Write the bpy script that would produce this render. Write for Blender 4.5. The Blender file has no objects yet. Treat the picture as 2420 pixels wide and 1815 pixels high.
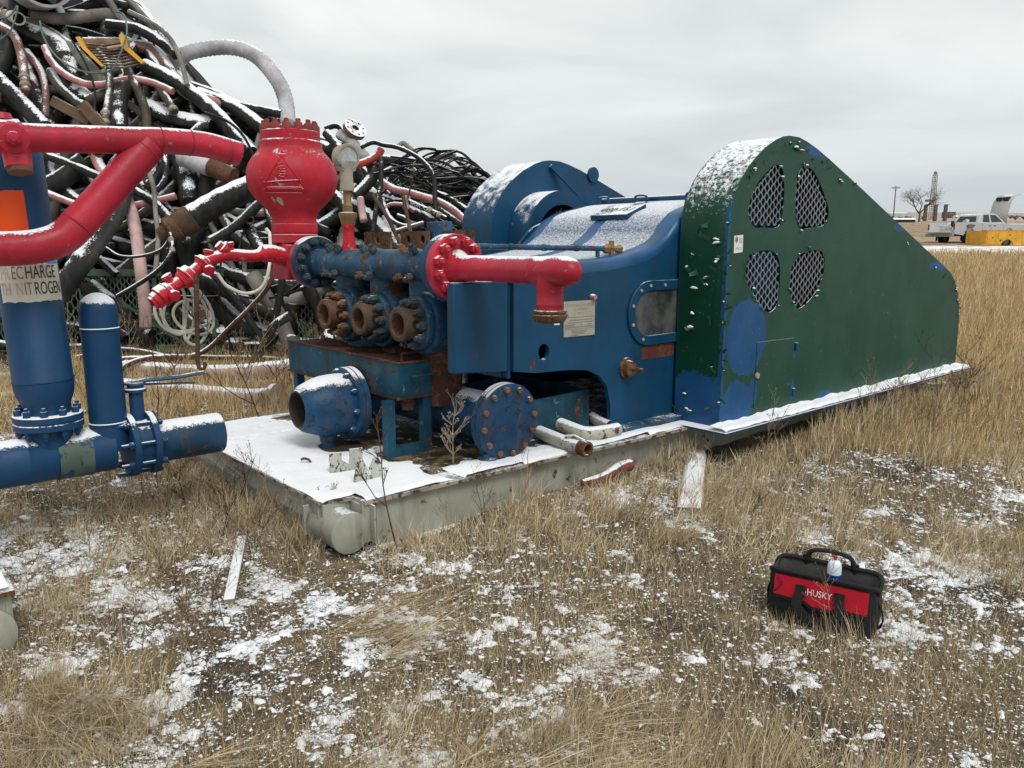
import bpy, bmesh, math, random
import numpy as np
from mathutils import Vector, Matrix
from mathutils.geometry import tessellate_polygon
random.seed(7); RNG = np.random.default_rng(7)
R = math.radians
SC = bpy.context.scene
COL = SC.collection
PI = math.pi

# ------------------------------------------------------------------ camera, sky, sun, exposure
cam_d = bpy.data.cameras.new('camera'); cam = bpy.data.objects.new('camera', cam_d); COL.objects.link(cam)
cam.location = (0, 0, 1.47); cam.rotation_euler = (R(90 - 10.19), 0, 0)
cam_d.sensor_fit = 'HORIZONTAL'; cam_d.sensor_width = 36.0; cam_d.lens = 36.0 * 1850 / 2420
cam_d.clip_start = 0.05; cam_d.clip_end = 12000
SC.camera = cam

SUN_EL, SUN_AZ = 52.0, -62.0      # azimuth of the place the light comes from, from +X towards +Y
world = bpy.data.worlds.new('World'); SC.world = world; world.use_nodes = True
wt = world.node_tree; wt.nodes.clear()
def wn(t, **k):
    n = wt.nodes.new(t)
    for a, b in k.items(): setattr(n, a, b)
    return n
w_out = wn('ShaderNodeOutputWorld'); w_bg = wn('ShaderNodeBackground'); w_bg.inputs[1].default_value = 1.0
w_sky = wn('ShaderNodeTexSky', sky_type='NISHITA', sun_disc=False)
w_sky.sun_elevation = R(SUN_EL); w_sky.sun_rotation = R(90 - SUN_AZ)
w_tc = wn('ShaderNodeTexCoord'); w_sep = wn('ShaderNodeSeparateXYZ')
wt.links.new(w_tc.outputs['Generated'], w_sep.inputs[0])
def wmath(op, a, b=None):
    n = wn('ShaderNodeMath', operation=op)
    for i, s in enumerate((a, b)):
        if s is None: continue
        if isinstance(s, (int, float)): n.inputs[i].default_value = s
        else: wt.links.new(s, n.inputs[i])
    return n.outputs[0]
el = wmath('MAXIMUM', w_sep.outputs[2], 0.0)
den = wmath('ADD', el, 0.16)
cmb = wn('ShaderNodeCombineXYZ')
wt.links.new(wmath('DIVIDE', w_sep.outputs[0], den), cmb.inputs[0]); wt.links.new(wmath('DIVIDE', w_sep.outputs[1], den), cmb.inputs[1])
cl = wn('ShaderNodeTexNoise'); cl.inputs['Scale'].default_value = 0.9; cl.inputs['Detail'].default_value = 5; cl.inputs['Roughness'].default_value = .5; cl.inputs['Distortion'].default_value = .5
wt.links.new(cmb.outputs[0], cl.inputs['Vector'])
ramp = wn('ShaderNodeValToRGB'); e = ramp.color_ramp.elements
e[0].position = 0.34; e[0].color = (.60, .635, .63, 1); e[1].position = .66; e[1].color = (.85, .88, .86, 1)
wt.links.new(cl.outputs['Fac'], ramp.inputs[0])
hz = wn('ShaderNodeMapRange'); hz.inputs[1].default_value = .02; hz.inputs[2].default_value = .22; hz.inputs[3].default_value = .8; hz.inputs[4].default_value = 0.
wt.links.new(el, hz.inputs[0])
hmix = wn('ShaderNodeMix', data_type='RGBA'); hmix.inputs[7].default_value = (.47, .52, .56, 1)
wt.links.new(hz.outputs[0], hmix.inputs[0]); wt.links.new(ramp.outputs[0], hmix.inputs[6])
skm = wn('ShaderNodeMix', data_type='RGBA', blend_type='MULTIPLY'); skm.inputs[0].default_value = 1; skm.inputs[7].default_value = (.09, .09, .09, 1)
wt.links.new(w_sky.outputs[0], skm.inputs[6])
fin = wn('ShaderNodeMix', data_type='RGBA'); fin.inputs[0].default_value = .965
wt.links.new(skm.outputs[2], fin.inputs[6]); wt.links.new(hmix.outputs[2], fin.inputs[7])
wt.links.new(fin.outputs[2], w_bg.inputs[0]); wt.links.new(w_bg.outputs[0], w_out.inputs[0])

sun_d = bpy.data.lights.new('sun', 'SUN'); sun_d.energy = 1.5; sun_d.angle = R(22); sun_d.color = (1, .965, .92)
sun = bpy.data.objects.new('sun', sun_d); COL.objects.link(sun)
_s = Vector((math.cos(R(SUN_EL)) * math.cos(R(SUN_AZ)), math.cos(R(SUN_EL)) * math.sin(R(SUN_AZ)), math.sin(R(SUN_EL))))
sun.rotation_euler = (-_s).to_track_quat('-Z', 'Y').to_euler(); sun.location = (0, 0, 30)
SC.view_settings.view_transform = 'Standard'; SC.view_settings.look = 'None'
SC.view_settings.exposure = 0.22; SC.view_settings.gamma = 1.0; SC.view_settings.use_curve_mapping = False
SC.cycles.max_bounces = 6; SC.cycles.diffuse_bounces = 3; SC.cycles.glossy_bounces = 3; SC.cycles.use_denoising = True

# ------------------------------------------------------------------ mesh helpers
def smooth_path(pts, per=6):
    P = [Vector(p) for p in pts]
    if len(P) < 3: 
        return [P[0].lerp(P[-1], i / per) for i in range(per + 1)]
    out = []
    for i in range(len(P) - 1):
        a = P[i - 1] if i else P[0] * 2 - P[1]
        b, c2 = P[i], P[i + 1]
        d2 = P[i + 2] if i + 2 < len(P) else P[-1] * 2 - P[-2]
        for k in range(per):
            t = k / per
            out.append(.5 * ((2 * b) + (c2 - a) * t + (2 * a - 5 * b + 4 * c2 - d2) * t * t + (3 * b - a - 3 * c2 + d2) * t ** 3))
    out.append(P[-1]); return out

class MB:
    def __init__(s): s.v = []; s.f = []
    def add(s, vs, fs):
        o = len(s.v); s.v += [tuple(p) for p in vs]; s.f += [tuple(i + o for i in q) for q in fs]; return s
    def box(s, c, d, M=None):
        x, y, z = d[0] / 2, d[1] / 2, d[2] / 2
        vs = [Vector((i * x, j * y, k * z)) for i in (-1, 1) for j in (-1, 1) for k in (-1, 1)]
        if M is not None: vs = [M @ p for p in vs]
        vs = [p + Vector(c) for p in vs]
        return s.add(vs, [(0, 1, 3, 2), (4, 6, 7, 5), (0, 4, 5, 1), (2, 3, 7, 6), (0, 2, 6, 4), (1, 5, 7, 3)])
    def bx(s, a, b):
        return s.box([(a[i] + b[i]) / 2 for i in range(3)], [abs(b[i] - a[i]) for i in range(3)])
    def tube(s, pts, r, n=12, caps=True, flat=1.0, up=None):
        P = [Vector(p) for p in pts]; m = len(P)
        rs = r if isinstance(r, (list, tuple)) else [r] * m
        T = [(P[min(i + 1, m - 1)] - P[max(i - 1, 0)]).normalized() for i in range(m)]
        ref = Vector(up) if up else (Vector((0, 0, 1)) if abs(T[0].z) < .9 else Vector((1, 0, 0)))
        nrm = (ref - T[0] * ref.dot(T[0])).normalized(); vs = []
        for i in range(m):
            nrm = (nrm - T[i] * nrm.dot(T[i]))
            nrm = nrm.normalized() if nrm.length > 1e-6 else T[i].orthogonal().normalized()
            b = T[i].cross(nrm)
            for k in range(n):
                a = 2 * PI * k / n
                vs.append(P[i] + (nrm * math.cos(a) * flat + b * math.sin(a)) * rs[i])
        fs = [(i * n + k, i * n + (k + 1) % n, (i + 1) * n + (k + 1) % n, (i + 1) * n + k) for i in range(m - 1) for k in range(n)]
        if caps: fs += [tuple(range(n - 1, -1, -1)), tuple(range((m - 1) * n, m * n))]
        return s.add(vs, fs)
    def lathe(s, prof, o, ax, n=36, caps=True):
        ax = Vector(ax).normalized(); a = ax.orthogonal().normalized(); b = ax.cross(a); o = Vector(o); vs = []
        for t, r in prof:
            for k in range(n):
                g = 2 * PI * k / n; vs.append(o + ax * t + (a * math.cos(g) + b * math.sin(g)) * r)
        m = len(prof)
        fs = [(i * n + k, i * n + (k + 1) % n, (i + 1) * n + (k + 1) % n, (i + 1) * n + k) for i in range(m - 1) for k in range(n)]
        if caps: fs += [tuple(range(n - 1, -1, -1)), tuple(range((m - 1) * n, m * n))]
        return s.add(vs, fs)
    def plate(s, mp, d0, d1, outer, holes=()):
        polys = [outer] + list(holes)
        tri = tessellate_polygon([[Vector((p[0], p[1], 0)) for p in q] for q in polys])
        flatp = [p for q in polys for p in q]; k = len(flatp)
        vs = [mp(p[0], p[1], d0) for p in flatp] + [mp(p[0], p[1], d1) for p in flatp]
        fs = [tuple(t) for t in tri] + [tuple(i + k for i in reversed(t)) for t in tri]
        o = 0
        for q in polys:
            m = len(q)
            for i in range(m):
                j = (i + 1) % m; fs.append((o + i, o + j, o + j + k, o + i + k))
            o += m
        return s.add(vs, fs)
    def sweep(s, prof, mp, d0, d1):          # an open profile pulled from d0 to d1
        m = len(prof)
        vs = [mp(p[0], p[1], d0) for p in prof] + [mp(p[0], p[1], d1) for p in prof]
        return s.add(vs, [(i, i + 1, i + 1 + m, i + m) for i in range(m - 1)])
    def mesh(s, name, smooth=40):
        me = bpy.data.meshes.new(name); me.from_pydata(s.v, [], s.f)
        bm = bmesh.new(); bm.from_mesh(me); bmesh.ops.recalc_face_normals(bm, faces=bm.faces); bm.to_mesh(me); bm.free()
        if smooth:
            me.shade_smooth()
            if smooth < 180: me.set_sharp_from_angle(angle=R(smooth))
        return me

def ob(name, me, mat=None, parent=None, loc=None, rot=None, bevel=0, **tags):
    if isinstance(me, MB): me = me.mesh(name)
    o = bpy.data.objects.new(name, me); COL.objects.link(o)
    if mat is not None and me is not None and not me.materials: me.materials.append(mat)
    if parent is not None: o.parent = parent
    if loc is not None: o.location = loc
    if rot is not None: o.rotation_euler = rot
    if bevel:
        b = o.modifiers.new('bevel', 'BEVEL'); b.width = bevel; b.segments = 2; b.limit_method = 'ANGLE'; b.angle_limit = R(40); b.harden_normals = False
    for k, val in tags.items(): o[k] = val
    return o
def thing(name, label, cat, loc=(0, 0, 0), rz=0, group=None):
    o = bpy.data.objects.new(name, None); COL.objects.link(o); o.location = loc; o.rotation_euler = (0, 0, rz); o.empty_display_size = .2
    o['label'] = label; o['category'] = cat
    if group: o['group'] = group
    return o
def tag(o, label, cat, group=None, kind=None):
    o['label'] = label; o['category'] = cat
    if group: o['group'] = group
    if kind: o['kind'] = kind
    return o
def tagk(o, kind, label=None, cat=None):
    o['kind'] = kind
    if label: o['label'] = label
    if cat: o['category'] = cat
    return o
def text_mesh(txt, size, mat=None, depth=0.0, align='CENTER'):
    cu = bpy.data.curves.new('txt', 'FONT'); cu.body = txt; cu.size = size; cu.align_x = align; cu.align_y = 'CENTER'; cu.extrude = depth; cu.resolution_u = 3
    t = bpy.data.objects.new('txt', cu); COL.objects.link(t); dg = bpy.context.evaluated_depsgraph_get(); dg.update()
    me = bpy.data.meshes.new_from_object(t.evaluated_get(dg)); bpy.data.objects.remove(t); bpy.data.curves.remove(cu)
    me.materials.clear()
    if mat: me.materials.append(mat)
    return me
def warp(me, fn):
    for v in me.vertices: v.co = fn(v.co.x, v.co.y, v.co.z)
    return me
def aim(axis):      # rotation that turns +Z onto axis
    return Vector(axis).to_track_quat('Z', 'Y').to_euler()

# smooth value noise for placing things
_H = RNG.random((512, 512))
def vnoise(x, y, s, k=0):
    x = np.asarray(x, float) * s + 37.3 * k + 1000; y = np.asarray(y, float) * s + 91.7 * k + 1000
    i = np.floor(x).astype(int); j = np.floor(y).astype(int); fx = x - i; fy = y - j
    fx = fx * fx * (3 - 2 * fx); fy = fy * fy * (3 - 2 * fy); g = lambda a, b: _H[a % 512, b % 512]
    return (g(i, j) * (1 - fx) + g(i + 1, j) * fx) * (1 - fy) + (g(i, j + 1) * (1 - fx) + g(i + 1, j + 1) * fx) * fy
def gz_base(x, y):
    y = np.asarray(y, float); t = np.maximum(0, y - 6.0)
    return .035 * t * t / (t + 3.0)
def gz(x, y):
    return gz_base(x, y) + .05 * (vnoise(x, y, .9, 1) - .5) + .028 * (vnoise(x, y, 3.1, 2) - .5) + .012 * (vnoise(x, y, 9, 3) - .5)
def snow_map(x, y):
    return .15 * vnoise(x, y, .7, 5) + .23 * vnoise(x, y, 3.4, 6) + .30 * vnoise(x, y, 9, 7) + .32 * vnoise(x, y, 26, 8)

# ------------------------------------------------------------------ materials
class G:
    def __init__(s, name):
        s.m = bpy.data.materials.new(name); s.m.use_nodes = True; s.t = s.m.node_tree
        s.b = s.t.nodes['Principled BSDF']; s.geo = s.n('ShaderNodeNewGeometry'); s.tc = None
    def n(s, t, **k):
        n = s.t.nodes.new(t)
        for a, b in k.items(): setattr(n, a, b)
        return n
    def l(s, a, b): s.t.links.new(a, b)
    def put(s, sock, val):
        if isinstance(val, (int, float)): sock.default_value = val
        elif isinstance(val, (tuple, list)): sock.default_value = tuple(val) + ((1,) if len(val) == 3 and sock.type == 'RGBA' else ())
        else: s.l(val, sock)
    def math(s, op, a, b=None, c=None, clamp=False):
        n = s.n('ShaderNodeMath', operation=op, use_clamp=clamp)
        for i, q in enumerate((a, b, c)):
            if q is not None: s.put(n.inputs[i], q)
        return n.outputs[0]
    def noise(s, scale, detail=4, rough=.55, vec=None, dist=0.):
        n = s.n('ShaderNodeTexNoise'); n.inputs['Scale'].default_value = scale; n.inputs['Detail'].default_value = detail
        n.inputs['Roughness'].default_value = rough; n.inputs['Distortion'].default_value = dist
        s.l(vec if vec is not None else s.geo.outputs['Position'], n.inputs['Vector']); return n.outputs['Fac']
    def sm(s, v, a, b, lo=0., hi=1.):
        n = s.n('ShaderNodeMapRange', interpolation_type='SMOOTHSTEP'); s.put(n.inputs[0], v)
        n.inputs[1].default_value = a; n.inputs[2].default_value = b; n.inputs[3].default_value = lo; n.inputs[4].default_value = hi; return n.outputs[0]
    def mix(s, f, a, b, bt='MIX'):
        n = s.n('ShaderNodeMix', data_type='RGBA', blend_type=bt); s.put(n.inputs[0], f); s.put(n.inputs[6], a); s.put(n.inputs[7], b); return n.outputs[2]
    def obj(s):
        if s.tc is None: s.tc = s.n('ShaderNodeTexCoord')
        return s.tc.outputs['Object']
    def xyz(s, v):
        n = s.n('ShaderNodeSeparateXYZ'); s.l(v, n.inputs[0]); return n.outputs
    def scale(s, v, sc):
        n = s.n('ShaderNodeVectorMath', operation='MULTIPLY'); s.l(v, n.inputs[0]); n.inputs[1].default_value = sc; return n.outputs[0]
    def finish(s, col, rough, metal=0., height=None, bs=.3, bd=.01):
        s.put(s.b.inputs['Base Color'], col); s.put(s.b.inputs['Roughness'], rough); s.put(s.b.inputs['Metallic'], metal)
        if height is not None:
            b = s.n('ShaderNodeBump'); b.inputs['Strength'].default_value = bs; b.inputs['Distance'].default_value = bd
            s.l(height, b.inputs['Height']); s.l(b.outputs[0], s.b.inputs['Normal'])
        return s.m
SNOW = (.86, .885, .92)
def mat(name, col, rough=.5, metal=0., var=.18, vs=4., rust=0., rs=7., chip=None, ca=.0, cs=16., dirt=0., snow=None, sk=.5, ssc=9., bump=.25, bsc=60., isl=0., col2=None, c2a=.5, bare=None, dirtcol=(.10, .075, .05), spec=.28, orand=0.):
    g = G(name); g.b.inputs['Specular IOR Level'].default_value = spec
    f = g.noise(vs, 5); lo = tuple(c * (1 - var) for c in col); hi = tuple(min(1, c * (1 + var)) for c in col)
    c = g.mix(g.sm(f, .3, .7), lo, hi)
    r = rough
    if isl:
        ri = g.geo.outputs['Random Per Island']; c = g.mix(g.sm(ri, 0, 1, 0, isl), c, col2 if col2 else tuple(q * .3 for q in col))
    elif col2: c = g.mix(g.sm(g.noise(vs * .6, 6, .65), c2a - .06, c2a + .06), c, col2)
    if dirt:
        st = g.noise(1, 6, .6, g.scale(g.geo.outputs['Position'], (16, 16, 2.2)))
        c = g.mix(g.math('MULTIPLY', g.sm(st, .45, .75), dirt), c, dirtcol)
    h = g.math('MULTIPLY', g.noise(bsc, 4), bump)
    if rust:
        rn = g.noise(rs, 8, .68); rm = g.sm(rn, .66 - .3 * rust, .72 - .3 * rust)
        rc = g.mix(g.sm(g.noise(rs * 5, 5, .7), .35, .65), (.045, .024, .014), (.155, .070, .030))
        c = g.mix(rm, c, rc); r = g.sm(rm, 0, 1, rough, .85) if not isinstance(r, (int, float)) or True else r
        h = g.math('ADD', h, g.math('MULTIPLY', rm, -.35))
    if chip:
        cm = g.sm(g.noise(cs, 7, .7, dist=.4), .70 - .25 * ca, .715 - .25 * ca)
        c = g.mix(cm, c, chip); h = g.math('ADD', h, g.math('MULTIPLY', cm, -.6))
    if snow:
        nz = g.xyz(g.geo.outputs['Normal'])[2]
        nn = g.math('ADD', g.math('MULTIPLY', g.math('SUBTRACT', g.noise(ssc, 3), .5), sk), g.math('MULTIPLY', g.math('SUBTRACT', g.noise(ssc * 9, 5, .75), .5), sk * 1.1))
        
        if orand: nz = g.math('SUBTRACT', nz, g.math('MULTIPLY', g.n('ShaderNodeObjectInfo').outputs['Random'], orand))
        smk = g.sm(g.math('ADD', nz, nn), snow[0], snow[1])
        c = g.mix(smk, c, SNOW); r = g.sm(smk, 0, 1, .5, .9) if isinstance(r, float) else r
        h = g.math('ADD', h, g.math('MULTIPLY', smk, g.math('ADD', 1.2, g.math('MULTIPLY', g.noise(120, 4, .7), 1.1))))
        metal = g.sm(smk, 0, 1, metal, 0) if metal else 0.
    return g.finish(c, r, metal, h, .55, .006)
BLUE = (.0055, .054, .122); BLUE2 = (.012, .085, .215); RED = (.43, .022, .044)
M = {}
M['blue'] = mat('blue_paint', BLUE, .38, dirt=.25, snow=(.80, .86), var=.12, chip=(.03, .06, .05), ca=.06)
M['bluebare'] = mat('blue_paint_clean', BLUE, .40, dirt=.55, var=.22, vs=2.2, snow=(.86, .95), chip=(.06, .035, .025), ca=.17, cs=34, rust=.07, rs=5, dirtcol=(.016, .05, .085), bump=.45, bsc=14)
M['bluegrime'] = mat('blue_paint_grimy', (.016, .075, .145), .5, dirt=.95, rust=.40, rs=8, snow=(1.0, 1.1), chip=(.13, .18, .20), ca=.44, cs=22, var=.45, dirtcol=(.035, .035, .03), bump=.6)
M['bluepeel'] = mat('blue_paint_peeling', (.008, .055, .132), .45, dirt=.55, rust=.22, rs=11, chip=(.018, .03, .034), ca=.50, cs=20, snow=(.70, .82), var=.3, bump=.8)
M['bluetray'] = mat('blue_tray', (.010, .060, .10), .5, dirt=.85, rust=.33, rs=5, chip=(.10, .17, .18), ca=.30, cs=13, var=.4, dirtcol=(.012, .032, .035))
M['blueclean'] = mat('blue_pipe_paint', (.006, .048, .125), .34, var=.1, dirt=.12, snow=(.74, .80), chip=(.012, .07, .035), ca=.02, cs=5)
M['red'] = mat('red_paint', RED, .40, var=.24, vs=2.6, dirt=.4, snow=(.76, .82), bump=.6, bsc=30, chip=(.27, .20, .15), ca=.23, cs=36, rust=.05, dirtcol=(.19, .02, .022))
M['reddamp'] = mat('red_dampener_paint', (.44, .015, .031), .38, var=.2, vs=3, dirt=.35, dirtcol=(.2, .018, .02), bump=.5, bsc=40, snow=(.70, .86), sk=.8, chip=(.30, .26, .18), ca=.16, cs=30)
M['redline'] = mat('red_chipped_paint', (.48, .014, .028), .4, var=.15, snow=(.52, .62), chip=(.28, .27, .20), ca=.36, cs=26, bump=.5)
M['rust'] = mat('rusty_steel', (.13, .07, .04), .8, rust=.7, rs=9, snow=(.95, 1.05), var=.4, bump=.8)
M['grimebolt'] = mat('grimy_bolt', (.035, .06, .075), .6, rust=.42, rs=30, var=.5, chip=(.13, .16, .17), ca=.4, cs=60, snow=(.97, 1.05), bump=.6)
M['weld'] = mat('rusting_weld', (.30, .02, .03), .6, rust=.42, rs=25, var=.3)
M['rustlight'] = mat('rusty_tan_steel', (.085, .055, .034), .8, rust=.52, rs=9, var=.45, dirt=.6, bump=1., chip=(.10, .13, .14), ca=.22, cs=22, snow=(1.0, 1.1), dirtcol=(.05, .03, .02))
M['rustbolt'] = mat('rusty_bolt', (.22, .11, .06), .75, rust=.45, var=.35, snow=(.93, 1.02), bump=.6)
M['darkrust'] = mat('dark_red_rust', (.055, .022, .018), .85, rust=.5, var=.4, bump=1.)
M['brass'] = mat('tarnished_brass', (.26, .16, .07), .5, .35, rust=.3, var=.3, snow=(.8, .88))
M['brasspale'] = mat('pale_tarnished_brass', (.33, .29, .225), .55, .1, rust=.22, var=.3, snow=(.85, .93))
M['skid'] = mat('grey_skid_paint', (.33, .335, .285), .5, dirt=.4, rust=.17, rs=9, var=.14, dirtcol=(.13, .11, .08), snow=(.9, 1.0), bump=.3)
M['skidrust'] = mat('grey_skid_edge', (.30, .28, .22), .6, dirt=.6, rust=.56, rs=14, var=.2, snow=(.95, 1.05), chip=(.05, .04, .03), ca=.2)
M['dirt_and_gap'] = mat('oily_dirt_and_gap_shade', (.035, .028, .02), .8, var=.4, bump=.8)  # oily dirt, and shade colour for the seam gap and strainer throat
M['dark'] = mat('interior_shade', (.012, .012, .012), .9, bump=0)  # near-black, puts the shade of bores and holes into the colour
M['meshgrey'] = mat('galvanised_mesh', (.20, .22, .24), .5, .3, snow=(.75, .9), var=.2)
M['plategrey'] = mat('metal_nameplate', (.40, .385, .32), .5, .2, var=.1, dirt=.2)
M['ink'] = mat('black_ink', (.05, .05, .05), .7, bump=0)
M['inkmid'] = mat('faded_ink', (.22, .21, .19), .8, bump=0)
M['inkpale'] = mat('paler_ink', (.46, .45, .41), .8, bump=0)
M['paper'] = mat('cream_decal', (.66, .64, .54), .6, var=.06, dirt=.12)
M['whitepaint'] = mat('white_decal', (.72, .73, .70), .6, var=.06)
M['decalblue'] = mat('blue_decal', (.10, .32, .56), .6, var=.2)
M['orange'] = mat('orange_decal', (.80, .085, .012), .5, var=.08, chip=(.10, .05, .04), ca=.04, cs=26)
M['glass'] = mat('grimy_window', (.055, .06, .06), .35, var=.8, vs=5, dirt=.4, dirtcol=(.16, .15, .13))
M['snow'] = mat('snow', SNOW, .85, var=.015, vs=8, bump=.9, bsc=70)
M['wood'] = mat('weathered_wood', (.13, .085, .05), .8, var=.3, snow=(.85, .95))
M['yellow'] = mat('yellow_paint', (.60, .30, .03), .5, var=.12, dirt=.2, snow=(.9, .97))
M['greenframe'] = mat('green_frame_paint', (.075, .13, .09), .6, var=.2, rust=.1, snow=(.9, .97))
def hosemat(n, col, **k):
    d = dict(rough=.7, var=.4, vs=3, snow=(.42, .50), sk=.6, ssc=6, bump=.5, dirt=.3, dirtcol=(.07, .06, .045), spec=.15, orand=.22); d.update(k); return mat('hose_' + n, col, **d)
HM = {'black': hosemat('black', (.020, .0205, .021), dirt=.5), 'pink': hosemat('pink', (.46, .20, .19), dirt=.25), 'palepink': hosemat('pale_pink', (.50, .335, .32), snow=(.75, .82)),
      'dustypink': hosemat('dusty_pink', (.27, .15, .12)), 'brown': hosemat('brown', (.085, .07, .05)), 'olive': hosemat('olive', (.085, .08, .06)), 'grey': hosemat('grey', (.20, .185, .165), snow=(.72, .8)),
      'duct': hosemat('grey_duct', (.40, .385, .40), snow=(.72, .84)), 'white': hosemat('white', (.56, .53, .46), snow=(.9, 1.)), 'red': hosemat('red', (.42, .06, .05)), 'rustbrown': hosemat('rust_brown', (.10, .045, .03)),
      'tealblack': hosemat('teal_black', (.03, .045, .05)), 'cable': hosemat('cable', (.014, .014, .014), snow=(.5, .65), orand=.8), 'teal': hosemat('teal_cable', (.14, .19, .18), snow=(.9, 1.))}

# ------------------------------------------------------------------ pump frame (u along the pump, v across, z up)
TH = R(41); ORG = Vector((-.81, 3.475, 0)); UU = Vector((math.cos(TH), math.sin(TH), 0)); VV = Vector((-math.sin(TH), math.cos(TH), 0))
def W(u, v, z=0): return ORG + UU * u + VV * v + Vector((0, 0, z))
def uv_of(x, y):
    dx = np.asarray(x) - ORG.x; dy = np.asarray(y) - ORG.y
    return dx * UU.x + dy * UU.y, dx * VV.x + dy * VV.y

# ------------------------------------------------------------------ ground
def np_mesh(name, V, F, mt, attr=None, smooth=True):
    """V (n,3) float, F list of (m,k) int arrays"""
    me = bpy.data.meshes.new(name); V = np.ascontiguousarray(V, np.float32)
    me.vertices.add(len(V)); me.vertices.foreach_set('co', V.ravel())
    loops = np.concatenate([f.ravel() for f in F]).astype(np.int32); tot = np.concatenate([np.full(len(f), f.shape[1]) for f in F]).astype(np.int32)
    st = np.concatenate([[0], np.cumsum(tot)[:-1]]).astype(np.int32)
    me.loops.add(len(loops)); me.loops.foreach_set('vertex_index', loops)
    me.polygons.add(len(tot)); me.polygons.foreach_set('loop_start', st)
    if smooth: me.polygons.foreach_set('use_smooth', np.ones(len(tot), bool))
    me.update(calc_edges=True)
    if attr is not None:
        a = me.attributes.new('cover', 'FLOAT', 'POINT'); a.data.foreach_set('value', np.ascontiguousarray(attr, np.float32))
    me.materials.append(mt); return me
def grid_faces(nx, ny):
    i, j = np.meshgrid(np.arange(nx - 1), np.arange(ny - 1), indexing='ij'); a = (i * ny + j).ravel()
    return np.stack([a, a + ny, a + ny + 1, a + 1], 1)

g = G('field_soil')
P = g.geo.outputs['Position']
soil = g.mix(g.sm(g.noise(22, 8, .7), .35, .68), (.045, .032, .02), (.16, .115, .066))
soil = g.mix(g.sm(g.noise(3.2, 5, .6), .52, .70), soil, (.22, .165, .09))
soil = g.mix(g.sm(g.noise(90, 5, .7), .55, .66), soil, (.46, .36, .22))
soil = g.mix(g.sm(g.noise(1.5, 4, .6), .50, .64), soil, (.034, .024, .015))  # dark patches: bare soil with a shadowed tone put into the colour
at = g.n('ShaderNodeAttribute'); at.attribute_name = 'cover'
sn = g.math('ADD', at.outputs['Fac'], g.math('MULTIPLY', g.math('SUBTRACT', g.noise(48, 7, .72), .5), 1.1))
sm_ = g.sm(g.math('ADD', sn, g.math('MULTIPLY', g.math('SUBTRACT', g.noise(80, 4, .7), .5), .4)), .60, .64)
colr = g.mix(sm_, soil, SNOW)
hh = g.math('ADD', g.math('MULTIPLY', g.noise(45, 6, .7), .8), g.math('MULTIPLY', sm_, .9))
M['soil'] = g.finish(colr, g.sm(sm_, 0, 1, .95, .8), 0., hh, .8, .012)
g = G('far_field')
P = g.geo.outputs['Position']; px_, py_, pz_ = g.xyz(P)
st = g.noise(1, 6, .6, g.scale(P, (.02, .16, 1)))
fld = g.mix(g.sm(st, .35, .65), (.19, .125, .06), (.33, .235, .125))
fld = g.mix(g.sm(g.noise(6, 6, .7), .4, .7), fld, (.25, .165, .08))
fld = g.mix(g.sm(g.noise(1, 4, .6, g.scale(P, (.006, .02, 1))), .5, .62), fld, (.13, .105, .075))
band = g.math('MULTIPLY', g.sm(py_, 34.5, 38.5), g.sm(py_, 47.5, 44.0))
sc_ = g.math('ADD', g.math('MULTIPLY', g.noise(1, 8, .78, g.scale(P, (1.1, 2.2, 1))), 1.0), g.math('MULTIPLY', band, .15))
far_s = g.math('MULTIPLY', g.sm(py_, 60, 300), .06)
scov = g.sm(g.math('ADD', sc_, far_s), .56, .66)
M['farfield'] = g.finish(g.mix(scov, fld, SNOW), .95, 0., g.noise(4, 5, .7), .5, .05)

NX0, NX1, NY0, NY1 = -7.0, 9.5, .9, 12.4
xs = np.arange(NX0, NX1 + .01, .05); ys = np.concatenate([np.arange(NY0, 6.0, .03), np.arange(6.0, NY1 + .01, .05)])
X, Y = np.meshgrid(xs, ys, indexing='ij')
edge = np.clip(np.minimum.reduce([X - NX0, NX1 - X, Y - NY0 + .5, NY1 - Y]) / .8, 0, 1)
Z = gz_base(X, Y) + (gz(X, Y) - gz_base(X, Y)) * edge + .016 * (vnoise(X, Y, 24, 11) - .5) * edge
cov = snow_map(X, Y)
nearg = np_mesh('field_ground', np.stack([X, Y, Z], -1).reshape(-1, 3), [grid_faces(len(xs), len(ys))], M['soil'], cov.ravel())
tagk(ob('ground', nearg), 'structure', 'brown grassy soil dusted with patchy snow', 'ground')
def geo_space(a, b, first, ratio):
    out = [a]; s = first
    while out[-1] + s < b: out.append(out[-1] + s); s *= ratio
    out.append(b); return out
ysf = [-60, -30, -12, -4, 0.0, NY0] + list(np.arange(2, 12, 1.0)) + geo_space(NY1, 5200, .8, 1.07)
xp = geo_space(NX1, 4200, 1.2, 1.13)
xsf = sorted([-q - 0.0 for q in geo_space(-NX0, 4200, 1.2, 1.13)] + list(np.arange(NX0 + 1, NX1, 1.5)) + xp)
X, Y = np.meshgrid(np.array(xsf), np.array(ysf), indexing='ij')
Z = gz_base(X, Y) + np.where(Y > 900, np.clip((Y - 900) / 2200, 0, 1) * 26 * (vnoise(X, Y, .0016, 21) * .7 + vnoise(X, Y, .006, 22) * .3 - .35), 0) + np.where(Y > 30, .25 * (vnoise(X, Y, .06, 23) - .5) * np.clip((Y - 30) / 40, 0, 1), 0)
inside = (X > NX0 + .3) & (X < NX1 - .3) & (Y > NY0 + .3) & (Y < NY1 - .3)
Z = np.where(inside, Z - .25, Z - .004)
tagk(ob('ground', np_mesh('far_ground', np.stack([X, Y, Z], -1).reshape(-1, 3), [grid_faces(len(xsf), len(ysf))], M['farfield'])), 'structure', 'brown prairie with thin snow running to the horizon', 'ground')

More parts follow.
